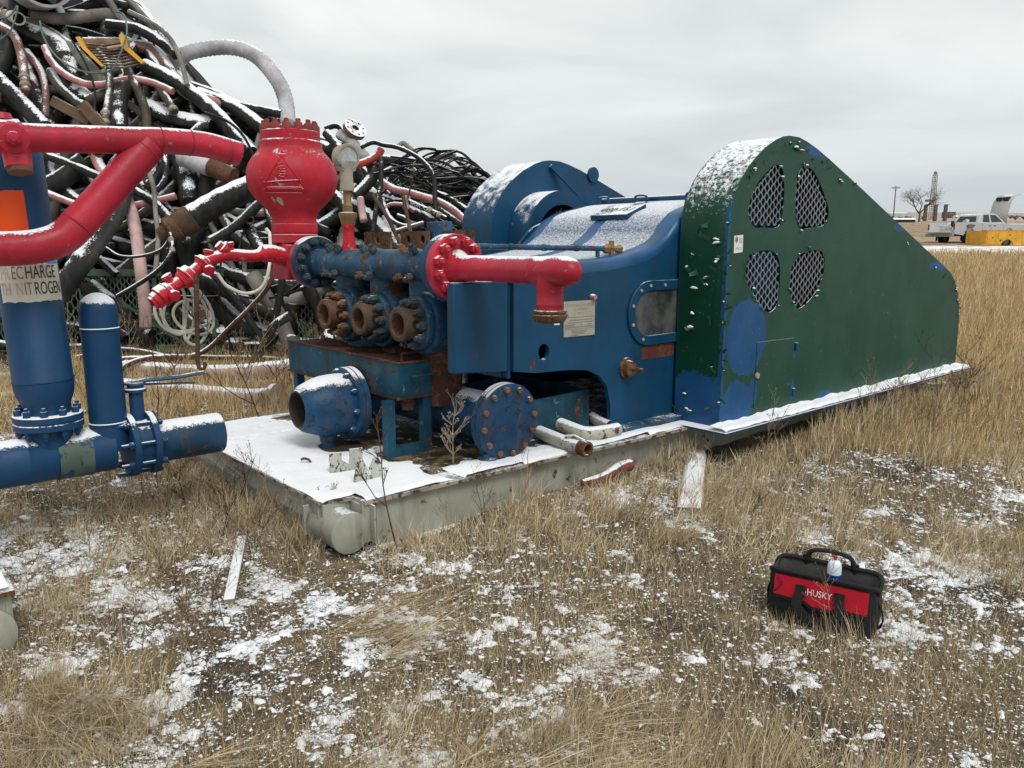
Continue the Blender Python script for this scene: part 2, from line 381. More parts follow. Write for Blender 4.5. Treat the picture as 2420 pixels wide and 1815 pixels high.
# ------------------------------------------------------------------ the mud pump (all coordinates below are u, v, z of the pump)
pump = thing('mud_pump', 'blue triplex mud pump on a grey snowy skid with red dampener and green belt guard', 'pump', tuple(ORG), TH)
side = lambda a, b, dd: (a, dd, b)      # polygon in (u,z), thickness along v
front = lambda a, b, dd: (dd, a, b)     # polygon in (v,z), thickness along u
flat = lambda a, b, dd: (a, b, dd)
def hexbolt(r, h, stud=True):
    m = MB(); m.lathe([(0, r * .98), (h * .85, r), (h, r * .88)], (0, 0, 0), (0, 0, 1), 6)
    if stud: m.lathe([(h, r * .55), (h * 1.45, r * .55), (h * 1.55, r * .45)], (0, 0, 0), (0, 0, 1), 10)
    return m.mesh('bolt', 30)
_bc = {}
def bolt(parent, loc, axis, r=.018, h=.022, mt='rustbolt', name='bolt', stud=True):
    k = (round(r, 4), round(h, 4), mt, stud)
    if k not in _bc:
        me = hexbolt(r, h, stud); me.materials.append(M[mt]); _bc[k] = me
    o = bpy.data.objects.new(name, _bc[k]); COL.objects.link(o); o.parent = parent; o.location = loc
    q = Vector(axis).to_track_quat('Z', 'Y') @ Vector((0, 0, 1)).rotation_difference(Vector((0, 0, 1)))
    o.rotation_euler = q.to_euler(); o.rotation_euler.rotate_axis('Z', random.uniform(0, 1)); return o
def ring(parent, c, axis, rad, n, r, h, mt, ph=0., stud=True):
    ax = Vector(axis).normalized(); a = Vector((0, 0, 1)) if abs(ax.z) < .9 else Vector((1, 0, 0)); b = ax.cross(a)
    for k in range(n):
        t = ph + 2 * PI * k / n; bolt(parent, Vector(c) + (a * math.cos(t) + b * math.sin(t)) * rad, ax, r, h, mt, stud=stud)

# --- skid
m = MB(); m.plate(flat, .222, .24, [(0, .19), (.165, .15), (.17, .045), (1.2, .02), (2.7, -.03), (6.9, -.03), (6.9, 2.2), (0, 2.2)], [[(.49, .98), (.62, .98), (.62, 1.14), (.49, 1.14)]])
deck = ob('skid_deck', m, M['skidrust'], pump)
m = MB(); m.bx((.25, .075, -.02), (6.9, .095, .2215)); m.bx((.25, .02, -.03), (6.9, .0749, -.012)); b_ = ob('skid_side_beam', m, M['skid'], pump)
m = MB(); m.bx((.012, .2, .115), (.03, 2.19, .2215)); m.bx((.03, .21, .0), (.06, 2.19, .118)); m.bx((.004, .205, .10), (.0118, .22, .2215)); m.bx((.006, .52, .118), (.0118, .526, .2215))
ob('skid_end_beam', m, M['skid'], pump)
m = MB(); m.bx((.0, 2.16, -.02), (6.9, 2.18, .2215)); ob('skid_side_beam', m, M['skid'], pump)
m = MB(); m.bx((.16, .055, .03), (.21, .075, .245)); m.bx((.16, .0755, .03), (.172, .17, .2215)); m.bx((.2, .012, .03), (.21, .0545, .2215)); m.bx((.012, .172, .11), (.159, .188, .2215)); ob('skid_post', m, M['skid'], pump)
m = MB(); m.lathe([(0, .094), (.004, .102), (.012, .104), (.03, .1), (.30, .1)], (.092, .045, .098), (0, 1, 0), 40); ob('end_roller', m, M['skid'], pump)
m = MB(); m.lathe([(0, .118), (.012, .118)], (.092, .29, .098), (0, 1, 0), 40); m.bx((-.03, .29, .05), (.0, .302, .2)); ob('roller_collar', m, M['skid'], pump)
# snow lying on the deck
us = np.arange(.004, 2.75, .022); vs_ = np.arange(-.02, 2.2, .022); U, V_ = np.meshgrid(us, vs_, indexing='ij')
edgev = np.where(U < .17, .165 - .02, .045 - .03 * np.clip((U - .17) / 1.5, 0, 2))
dist = np.minimum.reduce([U - .002, V_ - edgev, 2.19 - V_])
hs = .017 * np.clip(dist / .035, 0, 1) ** .5
pumpd = np.maximum(np.abs(V_ - 1.25) - .95, .78 - U)          # distance outside the pump's own footprint
pumpd = np.where(U < .78, np.maximum(.76 - U, 0), np.maximum(.34 - V_, 0))
near = np.clip((pumpd - .05 + .22 * (vnoise(U, V_, 5, 31) - .55) + .1 * (vnoise(U, V_, 17, 32) - .5)) / .13, -.3, 1)
hs = hs * near * (.55 + .9 * vnoise(U, V_, 3.5, 37)) + .007 * (vnoise(U, V_, 9, 33) - .5) + .0035 * (vnoise(U, V_, 40, 34) - .5)
strn = np.hypot((U - .57) / .17, (V_ - 1.06) / .24); hs = np.where(strn < 1.15, hs - .03 * np.clip(1.25 - strn, 0, 1), hs)
crack = np.abs(V_ - (1.62 + .02 * np.sin(U * 9))) < .012; hs = np.where(crack & (U < .55) & (vnoise(U, V_, 30, 36) > .42), -.004, hs)
peb = (vnoise(U, V_, 26, 35) > .83) & (V_ > 1.5); hs = np.where(peb, hs - .016, hs)
Zs = .2401 + np.maximum(hs, -.009); keep = dist > -.001
idx = -np.ones(U.shape, int); idx[keep] = np.arange(keep.sum()); Fq = grid_faces(len(us), len(vs_)); fl = idx.ravel()[Fq]; fl = fl[(fl >= 0).all(1)]
M['decksnow'] = mat('deck_snow', SNOW, .85, var=.03, vs=3, bump=1.2, bsc=50, chip=(.25, .19, .12), ca=.09, cs=55)
ob('deck_snow', np_mesh('deck_snow', np.stack([U[keep], V_[keep], Zs[keep]], -1), [fl], M['decksnow']), None, pump, kind='stuff')
# bare oily steel and grass matter round the fluid end
m = MB(); m.bx((.45, .2, .2403), (4.3, 2.1, .2409)); ob('deck_dirt', m, mat('deck_dirt', (.055, .042, .028), .9, var=.5, vs=9, col2=(.20, .14, .07), c2a=.55, bump=1., snow=(1.12, 1.2), sk=.9), pump)
m = MB(); m.lathe([(0, .17), (.004, .165)], (.57, 1.06, .241), (0, 0, 1), 24); ob('drain_hole_rim', m, M['dirt_and_gap'], pump)

# --- power frame
inner = [(1.26, .742), (1.43, .715), (1.70, .705), (1.88, .685), (1.99, .635), (2.06, .56), (2.095, .44), (2.105, .262)]
hood_prof = [(1.15, 1.345), (1.50, 1.352), (1.83, 1.366), (2.0, 1.374), (2.12, 1.384), (2.26, 1.402), (2.40, 1.428), (2.50, 1.458), (2.58, 1.495), (2.65, 1.54), (2.70, 1.588), (2.76, 1.64), (2.82, 1.68), (2.92, 1.715), (3.06, 1.748), (3.27, 1.785), (3.6, 1.80), (4.2, 1.79), (4.32, 1.74), (4.34, 1.6)]
DROP = .075
side_top = [(u, z - DROP) for u, z in reversed(hood_prof) if u > 1.25]
hole = [(1.498 + .045 * math.cos(t), .836 + .048 * math.sin(t)) for t in np.linspace(0, 2 * PI, 20, endpoint=False)]
m = MB(); m.plate(side, .2, .23, inner + [(4.34, .262), (4.34, 1.5)] + side_top + [(1.26, 1.345 - DROP)], [hole])
frame = ob('power_frame_side', m, M['bluebare'], pump)
m = MB(); m.plate(side, 1.72, 1.75, inner + [(4.34, .262), (4.34, 1.5)] + side_top + [(1.26, 1.345 - DROP)]); m.bx((4.32, .2305, .262), (4.3399, 1.7195, 1.6)); m.bx((1.24, .2305, .70), (1.26, 1.7195, 1.27))
ob('power_frame_side', m, M['bluebare'], pump)
m = MB(); m.plate(side, .205, .27, [(.84, .772), (1.22, .748), (1.222, 1.262), (.84, 1.262)]); ob('side_wing', m, M['bluebare'], pump, bevel=.008)
m = MB(); m.plate(side, .232, .262, [(1.2225, .76), (1.259, .75), (1.259, 1.25), (1.2225, 1.25)]); ob('seam_gap_shade', m, M['dirt_and_gap'], pump)  # dark strip in the open seam, the gap's shade put into its colour
m = MB(); m.plate(front, 1.225, 1.2385, [(.28, .70), (1.98, .70), (1.98, 1.33), (.28, 1.33)]); ob('front_plate', m, M['bluegrime'], pump)
m = MB()          # hood with rounded right and left edges
cs = [(.2, -DROP), (.2005, -.055), (.204, -.038), (.212, -.022), (.226, -.009), (.25, -.002), (.29, 0)] + [(v, 0) for v in np.linspace(.36, 1.5, 16)] + [(1.56, -.004), (1.6, -.02), (1.62, -.06), (1.62, -DROP)]
hp = smooth_path([(u, 0, z) for u, z in hood_prof], 3); k = len(cs)
m.add([(p.x, v, p.z + dz) for p in hp for v, dz in cs], [(i * k + j, i * k + j + 1, (i + 1) * k + j + 1, (i + 1) * k + j) for i in range(len(hp) - 1) for j in range(k - 1)])
g = G('blue_hood'); ox, oy, oz = g.xyz(g.obj()); nzn = g.xyz(g.geo.outputs['Normal'])[2]
bl = g.mix(g.sm(g.noise(4), .3, .7), BLUE, (.012, .085, .23))
wob = g.math('MULTIPLY', g.math('SUBTRACT', g.noise(5, 4), .5), .09)
vv_ = g.math('ADD', oy, wob)
strip = g.math('ADD', g.math('MULTIPLY', g.sm(vv_, .87, .885), g.sm(vv_, .985, .97)), g.math('ADD', g.sm(vv_, .345, .325), g.sm(vv_, 1.47, 1.49)))
fine = g.math('MULTIPLY', g.math('SUBTRACT', g.noise(75, 6, .8), .5), 2.0)
topz = g.sm(oz, 1.42, 1.70, 0, .10)
msk = g.sm(g.math('ADD', g.math('SUBTRACT', g.math('ADD', g.math('MULTIPLY', nzn, .68), topz), g.math('MULTIPLY', strip, .75)), g.math('MULTIPLY', fine, .75)), .38, .85)
cc = g.mix(msk, bl, SNOW)
M['hood'] = g.finish(cc, g.sm(msk, 0, 1, .34, .9), 0, g.math('MULTIPLY', msk, g.math('ADD', .6, g.noise(110, 4, .7))), .6, .008)
hood = ob('hood', m, M['hood'], pump)
m = MB(); m.plate(flat, 1.318, 1.342, [(.98, .3), (1.3, .3), (1.3, 1.98), (.98, 1.98)]); m.plate(flat, 1.345, 1.352, [(1.26, .32), (1.86, .32), (1.72, 1.6), (1.26, 1.6)]); ob('crosshead_cover', m, M['blue'], pump)
m = MB(); m.bx((1.87, .205, .262), (4.34, .1, .285)); m.bx((1.2, .33, .2405), (4.3, 1.9, .262)); ob('frame_foot', m, M['bluegrime'], pump)
# number board on the hood
nb = MB(); nb.plate(lambda a, b, dd: (a, dd, b), .66, 1.02, [(2.74, 1.675), (2.96, 1.757), (2.96, 1.725), (2.75, 1.64)]); nbo = ob('number_board', nb, M['bluebare'], pump, bevel=.004)
tm = text_mesh('080-161', .115, M['ink'])
warp(tm, lambda x, y, z: Vector((2.85 + y * .95, .84 - x * .82, 1.716 + y * .95 * (.082 / .22) + .002)))
ob('number_lettering', tm, M['ink'], nbo)
for v in (.5, 1.0, 1.4):
    m = MB(); m.tube(smooth_path([(3.3, v - .06, 1.79), (3.3, v - .05, 1.84), (3.3, v + .05, 1.84), (3.3, v + .06, 1.79)], 4), .009, 8); ob('lift_handle', m, M['blue'], pump)
m = MB(); m.tube([(3.35, .25, 1.815), (3.4, 1.5, 1.825)], .02, 8); ob('hood_seam_bar', m, M['blue'], pump)
# inspection window
def dshape(cu, cz, rad, ext, n=14):
    return [(cu + rad * math.cos(t), cz + rad * math.sin(t)) for t in np.linspace(PI / 2, 3 * PI / 2, n)] + [(cu + ext, cz - rad), (cu + ext, cz + rad)]
m = MB(); m.plate(side, .182, .1995, dshape(2.452, 1.01, .215, .5), [dshape(2.452, 1.01, .15, .42)]); win = ob('inspection_window', m, M['bluebare'], pump, bevel=.004)
m = MB(); m.plate(side, .193, .1992, dshape(2.452, 1.01, .149, .419)); ob('window_pane', m, M['glass'], win)
for t in (PI / 2 + .02, PI * .68, PI * .9, PI * 1.12, PI * 1.38): bolt(win, (2.452 + .183 * math.cos(t), .182, 1.01 + .183 * math.sin(t)), (0, -1, 0), .012, .008, 'plategrey', stud=False)
bolt(win, (2.6, .182, 1.193), (0, -1, 0), .012, .008, 'plategrey', stud=False)
m = MB(); m.bx((2.40, .1985, .70), (2.74, .1998, .79)); ob('rust_patch', m, mat('rust_red_primer', (.12, .035, .025), .8, rust=.35, var=.4), pump)
# drain boss with rod
m = MB(); m.lathe([(0, .07), (.015, .07), (.02, .055), (.05, .05), (.055, .035)], (2.241, .1999, .661), (0, -1, 0), 24); m.tube([(2.241, .17, .665), (2.25, .06, .66)], .014, 8); ob('drain_boss', m, M['rust'], pump)
# name plate and tag
m = MB(); m.plate(side, .1935, .1995, [(1.656, .908), (1.928, .905), (1.928, 1.124), (1.656, 1.124)]); npl = ob('nameplate', m, M['plategrey'], pump, bevel=.002)
for txt, z, s in (('CONTINENTAL EMSCO', 1.098, .027), ('COMPANY', 1.072, .026), ('HOUSTON', 1.05, .013)):
    tm = text_mesh(txt, s, M['inkmid']); warp(tm, lambda x, y, zz: Vector((1.80 + x, .1929, z + y))); ob('plate_lettering', tm, M['inkmid'], npl)
m = MB()
for z, a, b, t in ((1.026, 1.665, 1.92, .004), (1.008, 1.70, 1.90, .006), (.994, 1.69, 1.91, .006), (.979, 1.665, 1.75, .009), (.979, 1.80, 1.815, .009), (.979, 1.86, 1.90, .006), (.966, 1.665, 1.91, .008), (.954, 1.665, 1.92, .004), (.942, 1.72, 1.86, .006), (.932, 1.72, 1.85, .005), (.923, 1.74, 1.84, .004), (.915, 1.70, 1.78, .004)):
    m.bx((a, .1925, z - t / 2), (b, .1934, z + t / 2))
m.plate(side, .1925, .1934, [(1.668, 1.03), (1.70, 1.03), (1.684, 1.058)]); ob('plate_lines', m, M['inkmid'], npl)
for u, z in ((1.664, .914), (1.92, .914), (1.92, 1.116)): bolt(npl, (u, .1935, z), (0, -1, 0), .006, .004, 'plategrey', stud=False)
m = MB(); m.plate(side, .1955, .1995, [(1.578, .99), (1.622, .988), (1.622, 1.04), (1.604, 1.045), (1.578, 1.04)]); ob('paper_tag', m, M['whitepaint'], pump)
m = MB(); m.lathe([(0, .02), (.03, .016)], (1.905, .1999, 1.142), (0, -1, 0), 10); ob('plate_lug', m, mat('pink_primer', (.34, .17, .14), .7, snow=(.5, .6)), pump)
# trough under the frame
m = MB(); m.plate(side, .355, .37, [(1.28, .262), (2.06, .262), (2.06, .52), (1.28, .505)]); m.plate(side, 1.1, 1.115, [(1.28, .262), (2.06, .262), (2.06, .52), (1.28, .505)]); m.bx((2.045, .3705, .262), (2.06, 1.0995, .519)); m.bx((1.28, .3705, .262), (1.295, 1.0995, .504))
ob('trough', m, M['bluetray'], pump)
m = MB(); m.tube([(1.12, .35, 1.452), (2.18, .35, 1.436)], .017, 10)
for u in (1.35, 1.62, 1.9): m.lathe([(0, .021), (.03, .021)], (u, .35, 1.452 - (u - 1.12) * .015), (1, 0, 0), 8)
m.bx((1.12, .34, 1.35), (1.14, .36, 1.44)); m.bx((2.1, .34, 1.37), (2.12, .36, 1.43)); ob('spray_pipe', m, M['bluegrime'], pump)
m = MB(); m.lathe([(0, .02), (.02, .034), (.05, .034), (.07, .022), (.12, .02), (.13, .026), (.17, .026), (.18, .014)], (2.16, .35, 1.437), (1, 0, -.02), 6); m.lathe([(-.05, .018), (.05, .018)], (2.24, .35, 1.436), (0, 0, 1), 8); ob('pipe_fitting', m, M['brass'], pump)

# --- fluid end: three cylinders
YC = (1.545, 1.10, .657)
for i, v in enumerate(YC):
    m = MB(); m.lathe([(.0, .178), (.012, .19), (.05, .194), (.20, .192), (.235, .186), (.30, .17)], (.925, v, 1.01), (1, 0, 0), 40)
    body = ob('fluid_cylinder', m, M['bluegrime'] if i != 2 else M['bluepeel'], pump)
    m = MB(); m.lathe([(-.5, .11), (-.16, .13), (0, .13)], (1.09, v, 1.01), (0, 0, 1), 24); m.lathe([(0, .10), (.30, .10)], (1.04, v, 1.05), (0, 0, 1), 24); ob('valve_pot', m, M['darkrust'] if i else M['bluegrime'], body)
    m = MB(); m.lathe([(0, .10), (.0, .150), (.01, .158), (.04, .158), (.045, .15)], (.882, v, 1.01), (1, 0, 0), 40); hd = ob('cylinder_head', m, M['bluegrime'], body)
    # open rusty head tube with near-black discs standing in for shaded spanner holes
    mm = MB(); n = 28; prof = [(.13, .095), (.02, .098), (.004, .098), (0, .092), (0, .072), (.006, .066), (.09, .062), (.092, .0)]
    mm.lathe(prof, (.772, v, 1.01), (1, 0, 0), n, caps=False)
    ht = ob('head_tube', mm, M['rustlight'] if i != 0 else M['rust'], body)
    for t in (-1.2, .08, 1.5):
        h_ = MB(); a = Vector((0, math.cos(t) * 1, math.sin(t))); c_ = Vector((.835, v, 1.01)); h_.lathe([(0, .024), (.0012, .024)], c_ + Vector((0, -.0988 * math.cos(t), .0988 * math.sin(t))), (0, -math.cos(t), math.sin(t)), 14)
        ob('spanner_hole_shade', h_, M['dark'], body)
    ring(body, (.882, v, 1.01), (-1, 0, 0), .128, 10, .026, .040, 'grimebolt' if i else 'rustbolt', .3)
# discharge manifold
DU, DZ = .95, 1.34
m = MB(); m.lathe([(0, .088), (.03, .098), (.10, .1), (.13, .094), (.27, .094), (.30, .104), (.36, .106), (.42, .104), (.45, .094), (.72, .094), (.75, .104), (.81, .106), (.87, .104), (.90, .094), (1.17, .094), (1.20, .104), (1.26, .106), (1.32, .104), (1.35, .094), (1.50, .092), (1.54, .092)], (DU, .4, DZ), (0, 1, 0), 40)
man = ob('discharge_manifold', m, M['bluegrime'], pump)
for v in (.69, 1.13, 1.57):
    for dv in (-.05, .055):
        bolt(man, (DU - .06, v + dv, DZ + .078), (-.55, 0, .83), .027, .036, random.choice(('rustbolt', 'grimebolt', 'grimebolt')))
        bolt(man, (DU - .082, v + dv, DZ - .06), (-.95, 0, -.3), .027, .038, random.choice(('rustlight', 'grimebolt', 'grimebolt')))
    mm = MB(); mm.lathe([(0, .10), (.10, .10)], (DU + .05, v, DZ - .17), (0, 0, 1), 24); ob('manifold_saddle', mm, M['bluegrime'], man)
m = MB(); m.lathe([(0, .176), (.006, .181), (.05, .181), (.056, .176)], (DU, .363, DZ), (0, 1, 0), 48); ob('flange', m, M['blue'], man)
m = MB(); m.lathe([(0, .10), (.0, .176), (.006, .182), (.048, .182), (.052, .176)], (DU, .308, DZ), (0, 1, 0), 48); rf = ob('flange', m, M['red'], man)
ring(man, (DU, .308, DZ), (0, -1, 0), .142, 12, .029, .036, 'red', .26)
m = MB(); m.lathe([(0, .176), (.006, .18), (.05, .18)], (DU, 1.925, DZ), (0, 1, 0), 48); ob('flange', m, M['bluepeel'], man)
m = MB(); m.lathe([(0, .18), (.05, .18), (.055, .174)], (DU, 1.976, DZ), (0, 1, 0), 48); ob('flange', m, M['red'], man)
ring(man, (DU, 1.925, DZ), (0, -1, 0), .142, 12, .028, .036, 'grimebolt', .26)
# red discharge pipe with blind end and tee
m = MB(); m.lathe([(0, .098), (.01, .092), (.04, .076), (.07, .067), (.62, .067), (.625, .0695), (.635, .0695), (.64, .067), (.72, .069), (.80, .072), (.84, .071), (.88, .060), (.905, .042), (.918, .02), (.92, .004)], (DU, .31, DZ), (0, -1, 0), 40)
dp = ob('discharge_pipe', m, M['red'], pump)
m = MB(); m.lathe([(0, .066), (.10, .066), (.15, .064), (.155, .067), (.165, .067), (.17, .064), (.185, .064)], (DU, -.42, DZ), (0, 0, -1), 36); ob('tee_branch', m, M['red'], dp)
m = MB(); m.lathe([(0, .07), (.003, .083), (.012, .083), (.014, .078), (.02, .078), (.022, .086), (.028, .087), (.05, .076), (.06, .068), (.061, .0)], (DU, -.42, DZ - .186), (0, 0, -1), 36); ob('hammer_union', m, M['rust'], dp)
# red cross piece below the dampener and the dampener itself
PU, PV = .95, 2.27
m = MB(); m.lathe([(0, .10), (.15, .10)], (DU, 2.031, DZ), (0, 1, 0), 28); m.lathe([(0, .13), (.22, .13)], (PU, PV, DZ - .11), (0, 0, 1), 30); m.bx((PU - .13, PV - .13, DZ - .13), (PU + .13, PV + .13, DZ + .12)); ob('dampener_cross', m, M['red'], pump, bevel=.01)
m = MB(); m.lathe([(0, .15), (.0, .165), (.055, .165), (.058, .158)], (PU, PV, 1.475), (0, 0, 1), 40); df = ob('dampener_foot', m, M['red'], pump)
ring(df, (PU, PV, 1.475), (0, 0, -1), .14, 8, .022, .05, 'red', .2)
prof = [(1.536, .150), (1.54, .162), (1.60, .162), (1.612, .158), (1.66, .160), (1.70, .182), (1.74, .222), (1.79, .268), (1.84, .299), (1.89, .315), (1.93, .319), (1.98, .314), (2.03, .296), (2.07, .270), (2.105, .240), (2.125, .224), (2.14, .220), (2.175, .219), (2.185, .21), (2.186, .2075), (2.245, .2075), (2.252, .20), (2.252, .0)]
dprof = [(q.x - 1.536, q.y) for q in smooth_path([(q[0], q[1], 0) for q in prof[:16]], 3)] + [(q[0] - 1.536, q[1]) for q in prof[16:]]
m = MB(); m.lathe(dprof, (PU, PV, 1.536), (0, 0, 1), 64, caps=False)
damp = ob('pulsation_dampener', m, M['reddamp'], pump)
M['redrust'] = mat('red_rusted_bolt', (.20, .04, .032), .6, rust=.28, var=.3)
ring(damp, (PU, PV, 2.252), (0, 0, 1), .178, 14, .031, .045, 'redrust', .1)
# raised maker's emblem on the bulb: a triangle, a C ring with three bars and a strip
dirc = (Vector((0, 0, 0)) - Vector((W(PU, PV).x, W(PU, PV).y, 0))).normalized(); az0 = math.atan2(dirc.y, dirc.x) - TH - .22
def on_bulb(x, y, lift):
    z = 1.925 + y * 1.0
    prs = [q for q in prof]
    for i in range(len(prs) - 1):
        if prs[i][0] <= z <= prs[i + 1][0]:
            t = (z - prs[i][0]) / max(1e-6, prs[i + 1][0] - prs[i][0]); rr = prs[i][1] * (1 - t) + prs[i + 1][1] * t; break
    rr += lift; a = az0 + x / .3
    return Vector((PU + rr * math.cos(a), PV + rr * math.sin(a), z))
def strip_on_bulb(pts, w, lift=.005):
    mm = MB(); P2 = []
    for i in range(len(pts) - 1):
        for t in np.linspace(0, 1, 8, endpoint=False): P2.append((pts[i][0] * (1 - t) + pts[i + 1][0] * t, pts[i][1] * (1 - t) + pts[i + 1][1] * t))
    P2.append(pts[-1]); mm.tube([on_bulb(x, y, lift * .3) for x, y in P2], w, 6); return mm
m = MB()
for seg in ([(-.0, .135), (-.128, -.075)], [(0, .135), (.128, -.055)], [(-.128, -.045), (.12, -.03)], [(-.135, -.078), (.128, -.078)], [(-.14, -.088), (-.14, -.115), (.135, -.115), (.135, -.088), (-.14, -.088)], [(-.03, .142), (.03, .142)]):
    q = strip_on_bulb(seg, .0052); m.add(q.v, q.f)
q = strip_on_bulb([(.034 * math.cos(t) + .004, .025 + .036 * math.sin(t)) for t in np.linspace(.6, 2 * PI - .6, 16)], .0045); m.add(q.v, q.f)
for y in (.008, .025, .042): q = strip_on_bulb([(-.012, y), (.026, y)], .0045); m.add(q.v, q.f)
ob('raised_emblem', m, M['reddamp'], damp)
tm = text_mesh('EMSCO', .024, M['reddamp'], .002); warp(tm, lambda x, y, z: on_bulb(x, y + .075, .003 + z)); ob('emblem_lettering', tm, M['reddamp'], damp)
tm = text_mesh('CONTINENTAL', .022, M['reddamp'], .002); warp(tm, lambda x, y, z: on_bulb(x - .01, y - .101, .003 + z)); ob('emblem_lettering', tm, M['reddamp'], damp)
def bulb_patch(poly, mt, lift=.002, name='bare_primer_patch'):
    tri = tessellate_polygon([[Vector((a, b, 0)) for a, b in poly]]); mm = MB(); mm.add([on_bulb(a, b, lift) for a, b in poly], [tuple(t) for t in tri]); return ob(name, mm, mt, damp)
M['primer'] = mat('bare_primer', (.36, .33, .24), .7, var=.2, chip=(.40, .02, .03), ca=.2, cs=40)
bulb_patch([(-.05, .03), (-.035, -.02), (-.02, -.05), (.02, -.055), (.06, -.05), (.115, -.055), (.125, -.075), (.02, -.073), (-.02, -.07), (-.045, -.03)], M['primer'])
bulb_patch([(-.08, -.16), (-.06, -.14), (-.03, -.145), (-.02, -.17), (-.035, -.20), (-.055, -.19)], M['primer'])
bulb_patch([(-.12, -.15), (-.10, -.135), (-.09, -.16), (-.10, -.18)], M['primer'])
# pressure gauge on its gooseneck
GV = 1.49
m = MB(); m.lathe([(0, .05), (.04, .043), (.10, .036), (.14, .034), (.15, .04), (.18, .04)], (.95, GV, 1.42), (0, 0, 1), 24); gs = ob('gauge_stem', m, M['redline'], pump)
m = MB(); m.lathe([(0, .045), (.03, .052), (.045, .06), (.07, .062), (.075, .06), (.08, .033), (.12, .033), (.125, .028), (.21, .026), (.215, .026)], (.95, GV, 1.59), (0, 0, 1), 6); ob('gauge_fitting', m, M['brass'], gs)
m = MB(); m.lathe([(0, .046), (.10, .04), (.16, .05)], (.95, GV, 1.805), (0, 0, 1), 20); ob('gauge_neck', m, M['brasspale'], gs)
m = MB(); m.lathe([(-.045, .07), (-.04, .08), (.03, .084), (.036, .08), (.036, .066), (.028, .066)], (.95, GV, 2.015), (0, -1, 0), 36); m.plate(side, GV - .03, GV + .04, [(.88, 1.99), (.905, 1.93), (1.0, 1.93), (1.02, 1.99)]); gb = ob('gauge_case', m, M['brasspale'], gs)
m = MB(); m.lathe([(0, .066), (.001, .066)], (.95, GV - .029, 2.015), (0, -1, 0), 30); ob('gauge_glass', m, mat('frosted_glass', (.36, .38, .38), .35, var=.3, vs=20, snow=None), gb)
# rusty lugs and small blue block behind the manifold
for a, b in ((1.29, 1.62), (.86, 1.165), (.42, .72)):
    m = MB(); c0 = (a + b) / 2
    hl = [[(c0 + dx + .026 * math.cos(t), 1.495 + .028 * math.sin(t)) for t in np.linspace(0, 2 * PI, 14, endpoint=False)] for dx in ((-.0,) if a > 1.2 else (-.09, .07))]
    m.plate(front, 1.142, 1.155, [(a, 1.343), (b, 1.343), (b, 1.545), (a, 1.545)], hl); ob('lug_plate', m, M['rust'], pump)
m = MB(); m.bx((1.17, .74, 1.343), (1.24, .92, 1.60)); ob('valve_block', m, M['bluegrime'], pump, bevel=.006)
m = MB(); m.tube([(1.16, 1.02, 1.36), (1.22, 1.25, 1.78)], .013, 8); ob('rusty_rod', m, M['rustlight'], pump)

# --- drip tray on its stand
TU0, TU1, TV0, TV1, TZ0, TZ1 = .743, 1.07, .62, 2.03, .592, .79
m = MB(); m.bx((TU0, TV0, TZ0), (TU0 + .012, TV1, TZ1)); m.bx((TU0 + .0125, TV0, TZ0), (TU1, TV0 + .012, TZ1)); m.bx((TU0 + .0125, TV1 - .012, TZ0), (TU1, TV1, TZ1)); m.bx((TU0 + .0125, TV0 + .0125, TZ0), (TU1, TV1 - .0125, TZ0 + .012))
tray = ob('drip_tray', m, M['bluetray'], pump)
m = MB(); m.bx((TU0 - .006, TV0 - .006, TZ1 - .002), (TU0 + .022, TV1 + .006, TZ1 + .006)); m.bx((TU0 + .0225, TV0 - .006, TZ1 - .002), (TU1, TV0 + .022, TZ1 + .006)); m.bx((TU0 - .008, TV0 - .008, TZ0 - .014), (TU1, TV1 + .008, TZ0 - .001)); ob('tray_rim', m, M['darkrust'], tray)
gm = MB(); gm.bx((0, -.008, 0), (TU1 - TU0 - .04, .008, .012)); gme = gm.mesh('grating_bar', 0); gme.materials.append(M['darkrust'])
for k_ in range(46):
    v = TV0 + .04 + k_ * .0296
    o = bpy.data.objects.new('grating_bar', gme); COL.objects.link(o); o.parent = tray; o.location = (TU0 + .03, v, TZ1 - .012); o.rotation_euler = (0, 0, (-1) ** k_ * .05)
m = MB(); m.bx((TU0 + .03, TV0 + .03, TZ1 - .04), (TU1 - .01, TV1 - .03, TZ1 - .02)); ob('grating_backing', m, M['dirt_and_gap'], tray)
def handle(a, b, up, r=.008):
    a, b, up = Vector(a), Vector(b), Vector(up); mm = MB(); mm.tube(smooth_path([a, a + up * .8, a + up + (b - a) * .08, b + up - (b - a) * .08, b + up * .8, b], 4), r, 8); return mm
ob('tray_handle', handle((.80, .66, .79), (.98, .66, .79), (0, 0, .05)), M['darkrust'], tray); ob('tray_handle', handle((.83, .62, .71), (1.02, .62, .715), (0, -.035, 0)), M['bluetray'], tray)
for (u, v) in ((.667, 0), (.922, 0)):
    m = MB(); m.bx((u, .625, .2405), (u + .055, .68, TZ0 - .015)); ob('tray_leg', m, M['bluetray'], tray)
m = MB(); m.bx((.7225, .626, .2405), (.9215, .679, .295)); ob('tray_leg_foot', m, M['bluetray'], tray)
for u, v in ((.75, 1.93), (1.0, 1.93)):
    m = MB(); m.bx((u, v, .2405), (u + .055, v + .055, TZ0 - .015)); ob('tray_leg', m, M['blue'], tray)
m = MB(); m.lathe([(0, .035), (.03, .035), (.035, .042), (.05, .042), (.055, .035), (.08, .035)], (.86, .70, TZ0 - .015), (0, 0, -1), 16); ob('tray_drain', m, M['rust'], tray)

